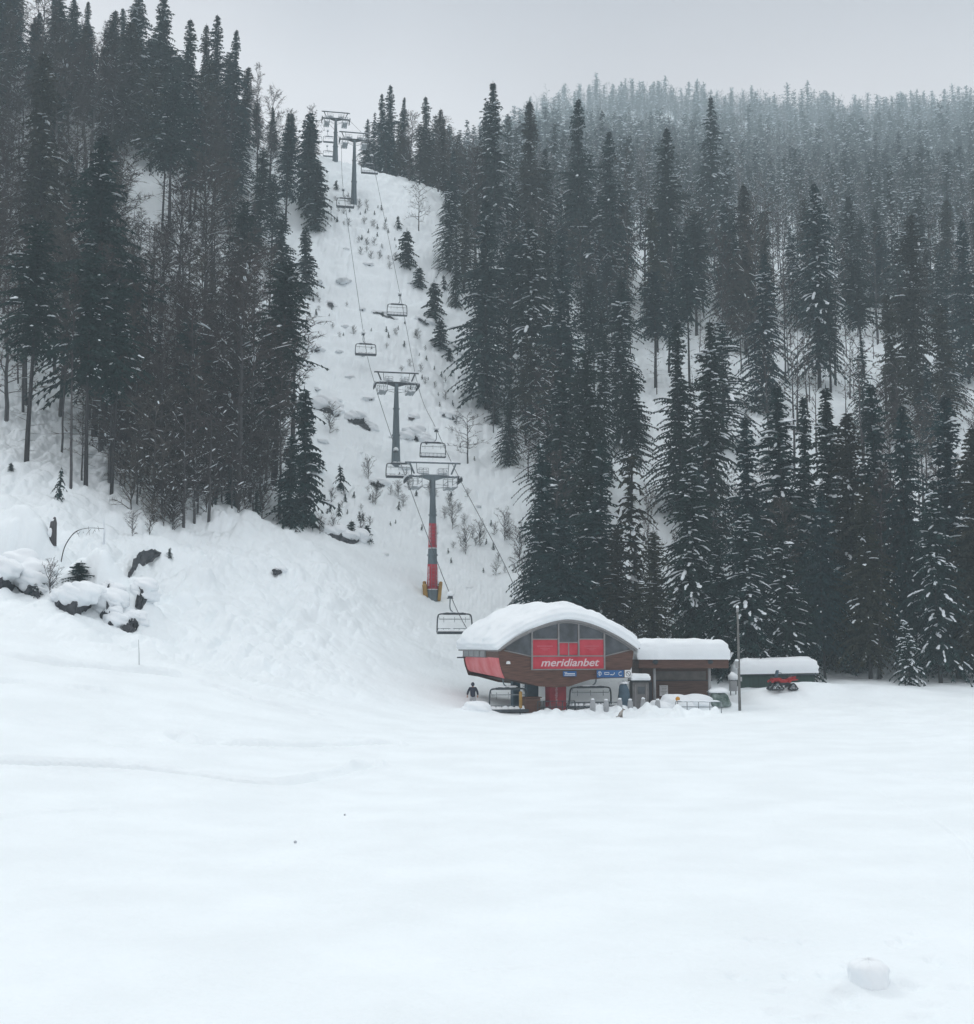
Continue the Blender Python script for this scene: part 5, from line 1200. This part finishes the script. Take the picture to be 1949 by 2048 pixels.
b = MB(); b.box(((ax(1305, 1.7) + ax(1424, 1.7)) / 2, 1.70, 2.07), (ax(1424, 1.7) - ax(1305, 1.7), .07, .07)); b.build('ledge', M_DARK, an)
for px in (1305, 1415):
    b = MB(); b.tube([(ax(px), -.2, -.5), (ax(px), -.2, 3.5)], .11, 8); b.tube([(ax(px), -.2, 3.0), (ax(px) - .3, -.2, 3.55)], .05, 6); po = b.build('post', M_GREYP, an)
    b = MB(); b.blob((ax(px) + .02, -.45, 3.45), (.24, .2, .16), seed=px); b.build('lamp', M_DARK, po)
b = MB(); b.box((ax(1326.5, 1.7), 1.66, 1.32), (.62, .04, .78)); nt = b.build('notice_sheet', M_WHITE, an)
b = MB()
for k in range(6): b.box((ax(1326.5, 1.7) + (.03 if k % 2 else 0), 1.632, 1.60 - .11 * k), (.44 - .08 * (k % 3), .012, .035), ch=.001)
b.build('print', M_GREYP, nt)
for px in (1283, 1298):
    b = MB(); b.box((ax(px, 1.7), 1.70, 1.15), (.42, .06, 1.6)); b.build('door', mat('dark_door', (.06, .06, .068), .6, var=.2, scale=2), an)
# control booth with its own snow cap
BX = float(at(1282, 1400, 87.6)[0]); t = thing('control_booth', (BX, 87.6, 0), radians(6), 'small grey booth with its own white snow cap, between the station and the brown hut', 'booth')
b = MB(); b.box((0, .5, 1.0), (1.2, 1.0, 2.2)); b.build('wall', mat('booth_panel', (.15, .145, .145), .6, var=.2, scale=2), t)
b = MB(); b.box((0, .4, 2.16), (1.35, 1.3, .08)); rb_ = b.build('roof', M_DARK, t); obj('roof_snow', snow_slab(slab_fn(-.66, .66, -.2, 1.0, 2.2), .52, nu=30, nv=24, seed=2, pe=8, noise=.05, bulge=.06), rb_)
b = MB(); b.box((.05, -.02, 1.5), (.5, .05, .5)); b.build('window', M_GLASS, t); [MB().box((k_, -.02, .9), (.06, .05, 2.0)).build('door_post', M_MULL, t) for k_ in (-.36, .42)]
TX = float(at(1251, 1400, 87.2)[0]); t = thing('wrapped_machine', (TX, 87.2, 0), .2, 'dark rounded covered machine between the blue sign and the booth', 'machine')
b = MB(); b.blob((0, .3, .95), (.42, .5, 1.15), seed=9, nu=16, nv=12, rough=.07, flat=.9); b.build('cover', M_TEAL, t); b = MB(); b.blob((0, .3, 1.98), (.34, .4, .13), seed=3, flat=.03); b.build('snow_cap', M_SNOW, t)
# green shed
GX = float(at(1556, 1380, 97.5)[0]); GZ = gz(GX, 97.5)
M_GREEN = mat('green_boards', (.030, .058, .048), .7, var=.2, scale=2, stretch=(6, 1, .6), bump=.01)
t = thing('green_shed', (GX, 97.5, 0), radians(-2), 'low dark green shed under a long thick snow slab, behind the light pole', 'shed')
b = MB(); b.box((0, 1.4, 1.3), (5.85, 2.4, 2.1)); b.build('wall', M_GREEN, t); b = MB(); b.box((0, 1.4, 2.36), (6.15, 3.1, .12)); g2 = b.build('roof', M_DARK, t)
obj('roof_snow', snow_slab(slab_fn(-3.1, 3.1, -.25, 3.0, 2.42, .06), 1.26, nu=90, nv=40, seed=5, pe=12, noise=.06, bulge=.13), g2)
b = MB()
for k in range(5): b.box((-2.9 + 1.45 * k, .19, 1.3), (.07, .04, 2.1))
b.build('batten', mat('green_trim', (.022, .042, .036), .7, var=.1), t)
GX2 = float(at(1468, 1380, 95)[0]); t = thing('meter_box', (GX2, 95, 0), 0, 'little snow topped box on legs at the left end of the green shed', 'box')
b = MB(); b.box((0, .2, 1.55), (.55, .45, .8)); b.build('body', M_GREYP, t); b = MB(); b.blob((0, .2, 2.2), (.42, .4, .36), seed=4, flat=.2); b.build('snow_cap', M_SNOW, t)
b = MB(); b.tube([(-.2, .2, 0), (-.2, .2, 1.3)], .04, 6); b.tube([(.2, .2, 0), (.2, .2, 1.3)], .04, 6); b.build('leg', M_DARK, t)
# pole
q = at(1480, 1420, 86.8); t = thing('light_pole', (q[0], 86.8, 0), 0, 'tall thin grey pole standing in the snow in front of the green shed', 'pole')
b = MB(); b.tube([(0, 0, -.5), (0, 0, 3), (.0, 0, 6), (-.02, 0, 7.5)], [.105, .09, .075, .055], 10); b.build('shaft', mat('weathered_pole', (.16, .16, .155), .8, var=.25, scale=2), t)
b = MB(); b.box((-.14, -.06, 3.3), (.18, .16, .5)); b.box((.12, -.08, 2.3), (.12, .14, .3)); b.box((-.02, -.05, 7.1), (.16, .14, .26)); b.build('junction_box', M_GREYP, t)
b = MB(); b.blob((-.14, -.06, 3.6), (.13, .12, .09), seed=1); b.blob((-.02, -.02, 7.3), (.11, .1, .12), seed=2); b.build('snow_cap', M_SNOW, t)
# padded queue posts
M_POST = mat('queue_post', (.34, .355, .37), .7, var=.12, scale=3)
where = ['left of the parked chair hanger', 'under the middle of the right parked chair', 'beside the right arm of the right parked chair', 'below the crossed circle sign', 'in front of the small grey booth', 'beside the left post of the brown hut']
for k, (px, d, h) in enumerate(((1186, 83.6, 1.05), (1213, 83.8, 1.0), (1240, 84.0, 1.05), (1261, 84.2, 1.0), (1287, 84.3, 1.08), (1316, 84.2, 1.0))):
    q = at(px, 1415, d); z = gz(q[0], d); t = thing('queue_post', (q[0], d, 0), 0, 'rounded grey queue post ' + where[k], 'post', 'grey queue posts in front of the station')
    b = MB(); b.lathe([(.17, -.3), (.19, h * .5), (.165, h * .85), (.11, h * .97), (.02, h)], n=14); b.build('post', M_POST, t)
    b = MB(); b.blob((0, 0, h), (.13, .13, .07), seed=k); b.build('snow_cap', M_SNOW, t)
def rail(px0, px1, d0, d1, label, z0=.1, h=.85, n=6, rails=(.45, .85), m=M_DARK, snow=False):
    a = at(px0, 1410, d0); c = at(px1, 1410, d1); t = thing('metal_railing', (a[0], a[1], 0), math.atan2(c[1] - a[1], c[0] - a[0]), label, 'railing'); L = float(np.hypot(c[0] - a[0], c[1] - a[1]))
    b = MB()
    for z in rails: b.tube([(0, 0, z0 + z), (L * .5, 0, z0 + z + .01), (L, 0, z0 + z)], .032, 6)
    b.build('rail', m, t)
    for k in range(n + 1): b = MB(); b.tube([(L * k / n, 0, -.4), (L * k / n, 0, z0 + h)], .032, 6); b.build('post', m, t)
    if snow: b = MB(); ridge_snow(b, (.1, 0, z0 + h + .05), (L - .1, 0, z0 + h + .05), .06, 2); b.build('snow_load', M_SNOW, t)
rail(1076, 1150, 86.0, 86.6, 'dark queue railing behind the red column of the station', z0=-.05)
rail(1134, 1236, 84.9, 85.6, 'dark low railing running under the right parked chair', z0=-.1, rails=(.35, .62, .85))
rail(1352, 1443, 85.6, 85.2, 'bent grey railing half buried in snow in front of the brown hut', z0=-.05, n=4, m=M_GALV, snow=True, rails=(.5, .85))
# yellow reflector disc on a stick
q = at(1356, 1405, 86.5); t = thing('marker_disc', (q[0], 86.5, 0), 0, 'small orange disc on a stick in the snow heap before the brown hut', 'marker')
b = MB(); b.tube([(0, -.04, .95), (0, .0, .95)], .16, 14); b.build('disc', mat('orange', (.6, .28, .03), .5), t); b = MB(); b.tube([(0, .02, -.2), (0, .02, .95)], .02, 6); b.build('stick', M_DARK, t)
# covered heap with green netting
q = at(1438, 1400, 88.5); t = thing('covered_heap', (q[0], 88.5, gz(q[0], 88.5) - .1), 0, 'heap under sagging green netting right of the brown hut', 'heap')
b = MB(); b.blob((0, .3, .35), (.85, .7, .75), seed=12, nu=22, nv=14, rough=.16, flat=.3); b.build('netting', mat('green_net', (.06, .10, .085), .8, col2=(.25, .30, .29), scale=2.2), t)
b = MB(); b.blob((0, .3, 1.12), (.8, .6, .3), seed=5, flat=.05, rough=.1, nu=18); b.build('snow_cap', M_SNOW, t)
b = MB(); b.tube([(-.75, -.3, 0), (-.78, -.1, 1.3)], .03, 6); b.build('stake', M_DARK, t)
b = MB(); b.tube([(-1.3, -.4, .1), (-.8, -.2, .7)], .035, 6); b.build('stake', M_DARK, t)
# mounds of ploughed snow around the buildings
for k, (px, py, d, r, lab) in enumerate(((1352, 1418, 87.6, (1.3, .8, .8), 'lumpy snow heap in front of the brown hut'),
        (1322, 1425, 87.2, (1.0, .7, .75), 'low snow heap at the left post of the brown hut'), (1385, 1425, 88.2, (1.4, .8, .6), 'low snow heap behind the bent railing'),
        (954, 1424, 84.0, (1.0, .6, .55), 'freshly shovelled snow pile at the feet of the worker')  )):
    q = at(px, py, d); tag(MB().blob((q[0], d, gz(q[0], d) - .1), r, seed=k + 20, nu=44, nv=30, rough=.10).build('snow_heap', M_SNOW), lab, 'snow heap')

# ------------------------------------------------------------------ tracked quad
M_RUB = mat('black_rubber', (.025, .028, .032), .7, var=.3, scale=6); M_QRED = mat('quad_red', (.34, .018, .02), .35, var=.1, scale=3)
q = at(1566, 1393, 92.5); t = thing('tracked_quad', (q[0], 92.5, gz(q[0], 92.5) + .02), radians(8), 'red quad bike on black rubber tracks parked before the green shed', 'quad bike'); t.scale = (.9, .9, .9)
def track(x, y, w, h, name='track'):
    out = [(x - w / 2, .10), (x - w / 2 + .12, 0), (x + w / 2 - .12, 0), (x + w / 2, .10), (x + w / 2 - .06, .2), (x + .13, h), (x, h + .05), (x - .13, h), (x - w / 2 + .06, .2)]
    cz = .2; b = MB(); inn = [(x + (a - x) * .80, cz + (c - cz) * .76) for a, c in out]; n = len(out); y0, y1 = y - .14, y + .14
    vs = [(a, y0, c) for a, c in out] + [(a, y0, c) for a, c in inn] + [(a, y1, c) for a, c in out] + [(a, y1, c) for a, c in inn]; fs = []
    for i in range(n): j = (i + 1) % n; fs += [(i, j, n + j, n + i), (2 * n + i, 3 * n + i, 3 * n + j, 2 * n + j), (i, 2 * n + i, 2 * n + j, j), (n + i, n + j, 3 * n + j, 3 * n + i)]
    b.add(vs, fs)
    for i in range(n):                                        # lugs round the belt
        a, c = out[i], out[(i + 1) % n]; L = math.hypot(c[0] - a[0], c[1] - a[1]); m = max(1, int(L / .1))
        for k in range(m): s_ = (k + .5) / m; b.box((a[0] + (c[0] - a[0]) * s_, y, a[1] + (c[1] - a[1]) * s_), (.03, .27, .05), ry=-math.atan2(c[1] - a[1], c[0] - a[0]))
    o = b.build(name, M_RUB, t); b = MB()
    for cx, cz, r in ((x - w * .3, .14, .09), (x, .13, .08), (x + w * .3, .14, .09), (x, h * .72, .13)): b.tube([(cx, y0 + .02, cz), (cx, y1 - .02, cz)], r, 12)
    b.tube([(x - w * .3, y, .14), (x, y, h * .72), (x + w * .3, y, .14)], .035, 6); b.build('bogie_wheels', M_GALV, o)
for yy in (-.45, .45): track(-.62, yy, 1.15, .62); track(.72, yy, .85, .52)
b = MB(); b.prism([(-1.0, .72), (-.9, .98), (-.3, 1.0), (-.1, .88), (.25, .86), (.45, 1.0), (.95, 1.12), (1.1, 1.08), (.95, .92), (.6, .78), (.3, .62), (-.4, .58), (-.75, .62)], -.32, .32); b.build('bodywork', M_QRED, t)
b = MB()
for yy in (-.46, .46): b.prism([(-1.12, .62), (-1.0, .82), (-.4, .86), (-.2, .66), (-.3, .64), (-.5, .78), (-.95, .74), (-1.02, .6)], yy - .14, yy + .14); b.prism([(.35, .62), (.5, .84), (.95, .92), (1.15, .86), (1.05, .8), (.6, .76), (.45, .6)], yy - .14, yy + .14)
b.build('mudguards', M_QRED, t)
b = MB(); b.box((.0, 0, .48), (1.3, .34, .26)); b.build('engine', M_DARK, t); b = MB(); b.box((.15, 0, .98), (.75, .3, .14), ch=.05); b.build('saddle', M_RUB, t)
b = MB(); b.tube([(-.42, 0, .9), (-.32, 0, 1.35)], .03, 6); b.tube(arc([(-.2, -.42, 1.38), (-.32, -.2, 1.42), (-.32, .2, 1.42), (-.2, .42, 1.38)], 4), .025, 6); b.build('handlebar', M_DARK, t)
b = MB(); b.prism([(-.62, .98), (-.48, 1.55), (-.40, 1.62), (-.36, 1.6), (-.48, 1.0)], -.22, .22); b.build('windscreen', M_TEAL, t)
b = MB(); b.box((-.75, 0, 1.04), (.45, .7, .03)); b.box((.85, 0, 1.18), (.45, .7, .03)); b.build('rack', M_DARK, t)

# ------------------------------------------------------------------ skinned figures
def skin(name, verts, edges, radii, m, parent=None, sub=2):
    me = bpy.data.meshes.new(name); me.from_pydata(verts, edges, []); me.materials.append(m)
    o = bpy.data.objects.new(name + '_rig', me); COL.objects.link(o)
    md = o.modifiers.new('skin', 'SKIN'); md.use_smooth_shade = True
    sv = me.skin_vertices[0].data
    for v, r in zip(sv, radii): v.radius = (r, r) if not isinstance(r, tuple) else r
    sv[0].use_root = True
    s = o.modifiers.new('sub', 'SUBSURF'); s.levels = sub; s.render_levels = sub
    bpy.context.view_layer.update()
    me2 = bpy.data.meshes.new_from_object(o.evaluated_get(bpy.context.evaluated_depsgraph_get())); me2.name = name
    bpy.data.objects.remove(o); me2.polygons.foreach_set('use_smooth', [True] * len(me2.polygons))
    if not me2.materials: me2.materials.append(m)
    return obj(name, me2, parent)
M_SKIN = mat('skin', (.45, .26, .20), .6); M_JACK = mat('navy_jacket', (.022, .026, .045), .8, var=.3, scale=5); M_TROU = mat('pale_trousers', (.36, .37, .39), .8, var=.2, scale=4); M_CAP = mat('dark_cap', (.02, .024, .035), .9)
q = at(946, 1413, 85.0); gzz = gz(q[0], 85.0)
pe = thing('person', (q[0], 85.0, gzz - .05), radians(8), 'person in dark jacket and pale trousers standing in the snow left of the station', 'person')
V = [(0, 0, .95), (0, .01, 1.15), (0, 0, 1.35), (0, 0, 1.47), (0, .01, 1.56), (0, .02, 1.66), (0, .01, 1.73)]; E = [(0, 1), (1, 2), (2, 3), (3, 4), (4, 5), (5, 6)]; R_ = [.15, .14, .155, .07, .065, .095, .07]
for s in (-1, 1):
    k = len(V); V += [(s * .10, 0, .9), (s * .13, .04, .50), (s * .14, -.01, .10), (s * .15, .12, .04)]; R_ += [.10, .075, .055, .05]; E += [(0, k), (k, k + 1), (k + 1, k + 2), (k + 2, k + 3)]
    k = len(V); V += [(s * .19, 0, 1.41), (s * .31, .03, 1.17), (s * .36, .12, .94), (s * .36, .16, .87)]; R_ += [.07, .052, .038, .034]; E += [(2, k), (k, k + 1), (k + 1, k + 2), (k + 2, k + 3)]; h = k + 3
    for j, (ox, oy, L) in enumerate(((-.03, 0, .075), (-.01, .01, .085), (.012, .01, .08), (.032, 0, .065))):
        k = len(V); V += [(s * .36 + ox, .17 + oy, .83), (s * .36 + ox * 1.1, .185 + oy, .83 - L * .55), (s * .36 + ox, .17 + oy, .83 - L)]; R_ += [.011, .010, .008]; E += [(h, k), (k, k + 1), (k + 1, k + 2)]
    k = len(V); V += [(s * .36 - s * .045, .18, .86), (s * .36 - s * .06, .20, .81)]; R_ += [.012, .009]; E += [(h, k), (k, k + 1)]
bd = skin('body', V, E, R_, M_SKIN, pe)
fc_ = MB(); fc_.blob((0, .115, 1.655), (.016, .03, .025), seed=1, nu=8, nv=6, rough=0); fc_.blob((-.095, .01, 1.66), (.015, .025, .035), nu=8, nv=6, rough=0); fc_.blob((.095, .01, 1.66), (.015, .025, .035), nu=8, nv=6, rough=0); fc_.build('nose_and_ears', M_SKIN, pe)
fc_ = MB(); fc_.blob((-.032, .108, 1.69), (.012, .01, .009), nu=8, nv=6, rough=0); fc_.blob((.032, .108, 1.69), (.012, .01, .009), nu=8, nv=6, rough=0); fc_.box((0, .112, 1.615), (.045, .01, .008)); fc_.build('eyes_and_mouth', M_CAP, pe)
V = [(0, 0, .74), (0, .01, .95), (0, 0, 1.35), (0, 0, 1.47)]; E = [(0, 1), (1, 2), (2, 3)]; R_ = [.19, .19, .195, .11]
for s in (-1, 1): k = len(V); V += [(s * .20, 0, 1.41), (s * .32, .03, 1.17), (s * .37, .12, .94)]; R_ += [.095, .08, .062]; E += [(2, k), (k, k + 1), (k + 1, k + 2)]
skin('jacket', V, E, R_, M_JACK, pe)
V = [(0, 0, 1.0), (0, 0, .86)]; E = [(0, 1)]; R_ = [.165, .165]
for s in (-1, 1): k = len(V); V += [(s * .11, .02, .72), (s * .13, .04, .50), (s * .14, 0, .16)]; R_ += [.12, .105, .09]; E += [(1, k), (k, k + 1), (k + 1, k + 2)]
skin('trousers', V, E, R_, M_TROU, pe)
b = MB(); b.blob((0, -.02, 1.67), (.125, .115, .145), seed=2, rough=.05, nu=18, nv=12); b.build('hood', M_JACK, pe)
b = MB()
for s in (-1, 1): b.blob((s * .145, .05, .07), (.07, .15, .07), seed=3, rough=.04)
b.build('boots', M_CAP, pe)
# sitting dog, looking right
M_DOG = mat('dog_coat', (.40, .37, .34), .9, col2=(.06, .045, .038), scale=3.6); M_DOGD = mat('dog_dark', (.05, .04, .035), .9)
x, y_, z = on_ground(1243, 1435, 60, 100)
dg = thing('dog', (x, y_, z), radians(-15), 'small white and brown dog sitting in the snow in front of the station', 'dog')
V = [(-.10, 0, .13), (-.06, 0, .24), (.02, 0, .34), (.07, 0, .42), (.12, 0, .50), (.20, 0, .51), (.27, 0, .485)]; E = [(i, i + 1) for i in range(6)]; R_ = [.11, .105, .095, .065, .06, .04, .025]
for s in (-1, 1):
    k = len(V); V += [(.04, s * .07, .28), (.06, s * .075, .15), (.055, s * .075, .03), (.10, s * .075, .015)]; R_ += [.045, .028, .022, .024]; E += [(2, k), (k, k + 1), (k + 1, k + 2), (k + 2, k + 3)]
    k = len(V); V += [(-.06, s * .10, .10), (.03, s * .12, .14), (-.05, s * .12, .03), (.04, s * .12, .015)]; R_ += [.06, .05, .028, .022]; E += [(0, k), (k, k + 1), (k + 1, k + 2), (k + 2, k + 3)]
k = len(V); V += [(-.22, 0, .06), (-.32, .05, .03), (-.38, .12, .03)]; R_ += [.03, .024, .015]; E += [(0, k), (k, k + 1), (k + 1, k + 2)]
db = skin('body', V, E, R_, M_DOG, dg)
b = MB()
for s in (-1, 1): b.add([(.10, s * .03, .55), (.14, s * .06, .54), (.09, s * .07, .53), (.10, s * .055, .62)], [(0, 1, 3), (1, 2, 3), (2, 0, 3), (0, 2, 1)])
b.build('ears', M_DOGD, dg); b = MB(); b.blob((.30, 0, .49), (.014, .014, .012), rough=0, nu=8, nv=6); b.blob((.205, .035, .535), (.01, .008, .01), rough=0, nu=8, nv=6); b.blob((.205, -.035, .535), (.01, .008, .01), rough=0, nu=8, nv=6); b.build('nose_and_eyes', M_CAP, dg)

# ------------------------------------------------------------------ foreground and left bank details
x, y_, z = on_ground(1738, 1976)
b = MB(); pr = [(.27, -.15), (.265, .0), (.262, .10), (.265, .18), (.268, .24), (.262, .30), (.24, .35), (.20, .39), (.15, .415), (.09, .43), (.01, .435)]; b.lathe(pr, n=72)
def crumb(v):
    vx, vy, vz = v; a = math.atan2(vy, vx); f_ = lambda k, o_: float(vnoise(np.array([cos(a) * k + o_ + vz * k * 1.3]), np.array([sin(a) * k + vz * k * 2.1]))[0])
    w = 1 + .22 * f_(1.3, 3) + .12 * f_(3.1, 8) + .07 * f_(7.0, 1); return (vx * w, vy * w, vz * (1 + .10 * f_(1.1, 5)) + (.03 * f_(4.0, 2) if vz > .3 else 0))
b.v = [(vx * 1.08, vy, vz * .72) for vx, vy, vz in (crumb(v) for v in b.v)]
o = b.build('snow_lump', M_SNOW, None, (x, y_, z - .07)); tag(o, 'knee high rounded block of snow standing in the right foreground', 'snow block')
for px, py, r, lab in ((591, 1687, .038, 'lone small snowball on the smooth field, the nearer of two'), (690, 1632, .03, 'lone small snowball on the smooth field, the farther of two')):
    x, y_, z = on_ground(px, py); tag(MB().blob((0, 0, r * .7), (r, r, r), seed=2, rough=.06).build('snowball', mat('grey_snow', (.45, .48, .52), .8), None, (x, y_, z)), lab, 'snowball')
x, y_, z = on_ground(105, 1082); t = thing('tree_stump', (x, y_, z), 0, 'short broken tree stump with a snow cap on the open left slope', 'stump')
b = MB(); b.tube([(0, 0, -.4), (.02, 0, .6), (.05, 0, 1.25), (.12, .02, 1.6)], [.3, .26, .22, .06], 9); b.build('trunk', M_BARK2, t); b = MB(); b.blob((-.02, 0, 1.35), (.22, .2, .14), seed=3); b.blob((-.1, -.25, .5), (.16, .12, .3), seed=5); b.build('snow_cap', M_SNOW, t)
x, y_, z = on_ground(122, 1125); t = thing('bent_sapling', (x, y_, z), 0, 'thin leafless stem bent over in an arch on the left bank', 'sapling')
b = MB(); b.tube(arc([(0, 0, -.2), (.25, 0, 1.0), (.9, 0, 1.95), (1.8, 0, 2.25), (2.9, 0, 2.2)], 5), [.035] * 12 + [.02] * 9, 6); b.build('stem', M_BARK, t)
b = MB(); rg = random.Random(3)
for k in range(9): s_ = .8 + .22 * k; b.tube([(s_, 0, 1.9 + .12 * sin(k)), (s_ + rg.uniform(-.2, .4), rg.uniform(-.3, .3), 1.6 + rg.uniform(0, .9))], .012, 4)
b.build('twigs', M_BARK, t)
x, y_, z = on_ground(279, 1332); t = tag(MB().tube([(0, 0, -.3), (-.03, 0, .6), (-.08, 0, 1.35)], [.022, .018, .01], 6).build('snow_stake', M_GALV, None, (x, y_, z)), 'thin pale stick standing alone in the left snowfield', 'stick')
x, y_, z = on_ground(208, 1090); t = thing('frosted_snag', (x, y_, z), 0, 'pale frosted dead stem at the end of the bent sapling', 'dead stem'); b = MB(); b.tube([(0, 0, -.3), (.02, 0, 1.0), (-.1, 0, 1.9), (-.12, 0, 2.3)], [.09, .08, .05, .015], 7); b.build('trunk', M_TSNOW, t)

# dark undercut banks, and dark rock standing in for shade in snow hollows
def bank(pix, h, label, name='hollow_shade_rock', cat='rock', cap=.35, seed=0, rough=.3):
    P = []
    for px, py in pix: P.append(Vector(on_ground(px, py)))
    P = arc(P, 6); c = sum(P, Vector()) / len(P); rg = random.Random(seed); t = thing(name, c, 0, label, cat); V = []; Fq = []
    prof = [(-.55, -.45), (-.28, -.05), (-.12, .30), (.0, .62), (.10, .92), (.6, 1.0), (1.3, .8)]; m = len(prof)
    for i, p in enumerate(P):
        e = sin(pi * min(1, max(0, i / (len(P) - 1))))**.5 if 0 < i < len(P) - 1 else .12
        hh = h * e * rg.uniform(.75, 1.2)
        for a, bb in prof: V.append((p.x - c.x + rg.uniform(-1, 1) * rough * .4, p.y - c.y + a * (.5 + .5 * e) + rg.uniform(-1, 1) * rough * .4, p.z - c.z + bb * hh + rg.uniform(-1, 1) * rough * .25))
    for i in range(len(P) - 1):
        for j in range(m - 1): Fq.append((i * m + j, (i + 1) * m + j, (i + 1) * m + j + 1, i * m + j + 1))
    obj('rock_face', npmesh('rock_face', np.array(V), np.array(Fq), M_ROCK, False), t)
    b = MB(); k = 0
    for i in range(0, len(P) if cap > .2 else 0, 2):
        e = sin(pi * i / (len(P) - 1))**.5 if 0 < i < len(P) - 1 else .3; p = P[i]; r = cap * rg.uniform(.6, 1.7)
        b.blob((p.x - c.x + rg.uniform(-.1, .1), p.y - c.y + .45 + r * .5, p.z - c.z + h * e * rg.uniform(.85, 1.05) + r * .1), (r * 1.5, r * 1.35, r * 1.0), seed=seed + k, nu=30, nv=20, rough=.12); k += 1
    if b.v: b.build('snow_cap', M_SNOW, t)
cl = ['dark creek bank at the left edge of the photo', 'dark curved creek bank below the snow covered hummock', 'dark creek bank right of the first hummock', 'small dark notch under the last snow hummock of the creek',
      'slanting dark earth bank below the left forest', 'small dark hole between two creek hummocks', 'dark spot at the right side of the last creek hummock', 'round dark hole in the snow slope right of the creek']
for k, (c, l) in enumerate(zip(CREEK, cl)): bank(c, (1.5, 1.2, 1.1, .8, 1.0, 1.0, 1.1, .34)[k], l, 'creek_bank' if k != 7 else 'hollow_shade_rock', 'bank', (.6, .5, .5, .35, .15, .35, .4, .22)[k], seed=k * 10)
for k, (pix, h, l, cp) in enumerate([([(628, 818), (645, 824), (662, 828), (680, 832)], 1.3, 'dark rock as hollow shade at the left rim of the run, level with the middle pylon head', .6),
        ([(697, 842), (715, 848), (732, 856), (742, 862)], .9, 'dark rock as hollow shade right of the rim overhang, left of the middle pylon', .5),
        ([(812, 882), (826, 880), (842, 884), (854, 890)], 1.0, 'dark rock as hollow shade below the chair right of the middle pylon', .55),
        ([(650, 1068), (672, 1078), (695, 1086), (725, 1084)], .8, 'dark earth showing under the snowy brush by the corner spruce', .5),
        ([(748, 628), (770, 632), (790, 640)], .4, 'faint rock edge under the higher right hand chair', .5), ([(836, 640), (850, 648), (858, 655)], .5, 'rock edge beside the string of young firs', .5),
        ([(905, 690), (915, 700), (925, 712)], .5, 'rock edge at the right rim below the young firs', .4), ([(818, 838), (830, 842)], .35, 'faint rock edge right of the middle pylon head', .4),
        ([(612, 700), (625, 706), (640, 708)], .7, 'rock edge at the left rim of the run above the rim overhang', .4), ([(655, 612), (668, 616)], .5, 'small rock edge left of the left hand chair', .35),
        ([(742, 968), (756, 974), (770, 975)], .5, 'rock edge below left of the middle pylon foot', .35), ([(620, 940), (636, 946)], .6, 'rock edge right of the corner spruce', .4),
        ([(885, 832), (900, 838), (912, 846)], .5, 'rock edge left of the thin tiered small fir', .45)]):
    bank(pix, h, l, cap=cp, seed=100 + k * 10)
# crust lumps and moguls on the run (one sheet of loose snow clods is part of the ground; the larger boulders are their own things)
Rb = random.Random(8); nbm = 0; BL = []
for k in range(400):
    y = 124 + 85 * Rb.random(); lx = np.interp(y, [124, 135, 150, 165, 185, 215], [650, 650, 640, 590, 600, 665]); rx = np.interp(y, [124, 135, 150, 165, 185, 215], [1000, 1000, 940, 900, 860, 800]); px = Rb.uniform(lx, rx)
    q = at(px, 900, y); x = float(q[0])
    if not ok(x, y, 1.3): continue
    USED.append((x, y, 1.0)); r = Rb.uniform(.25, .6) * (1.7 if Rb.random() < .2 else 1); z = gz(x, y); t = thing('snowy_boulder', (x, y, z - .1 - .22 * r), Rb.random() * 6, None, 'boulder'); pp = proj(x, y, z); BL.append((t, pp[0], 'snow capped boulder, ' + run_where(*pp), 'snow capped boulders on the run'))
    b = MB(); b.blob((0, 0, -.05), (r * 1.1, r * .8, r * .5), seed=k, rough=.3, nu=12, nv=8); b.build('rock', M_ROCK, t)
    b = MB(); b.blob((0, -.05, r * .22), (r * 1.6, r * 1.25, r * .66), seed=k + 1, rough=.22, nu=20, nv=12); b.build('snow_cap', M_SNOW, t)
    nbm += 1
    if nbm >= 24: break
settle(BL)

# ------------------------------------------------------------------ mountain air
m = bpy.data.materials.new('haze'); m.use_nodes = True; n = m.node_tree.nodes; n.clear(); o = n.new('ShaderNodeOutputMaterial'); v = n.new('ShaderNodeVolumePrincipled')
v.inputs['Color'].default_value = (.76, .91, .98, 1); v.inputs['Density'].default_value = .0006; v.inputs['Anisotropy'].default_value = 0
m.node_tree.links.new(v.outputs[0], o.inputs['Volume'])
hz = MB(); ztop = 540
hz.add([(-1500, -60, -3), (1500, -60, -3), (1500, 1500, -3), (-1500, 1500, -3), (-1500, -60, ztop), (1500, -60, ztop), (1500, 1500, ztop), (-1500, 1500, ztop)],
       [(0, 3, 2, 1), (4, 5, 6, 7), (0, 1, 5, 4), (1, 2, 6, 5), (2, 3, 7, 6), (3, 0, 4, 7)])
ho = hz.build('haze', m); tag(ho, 'thin cold mountain haze', None, None, 'stuff')
print('max ground', TG.max())
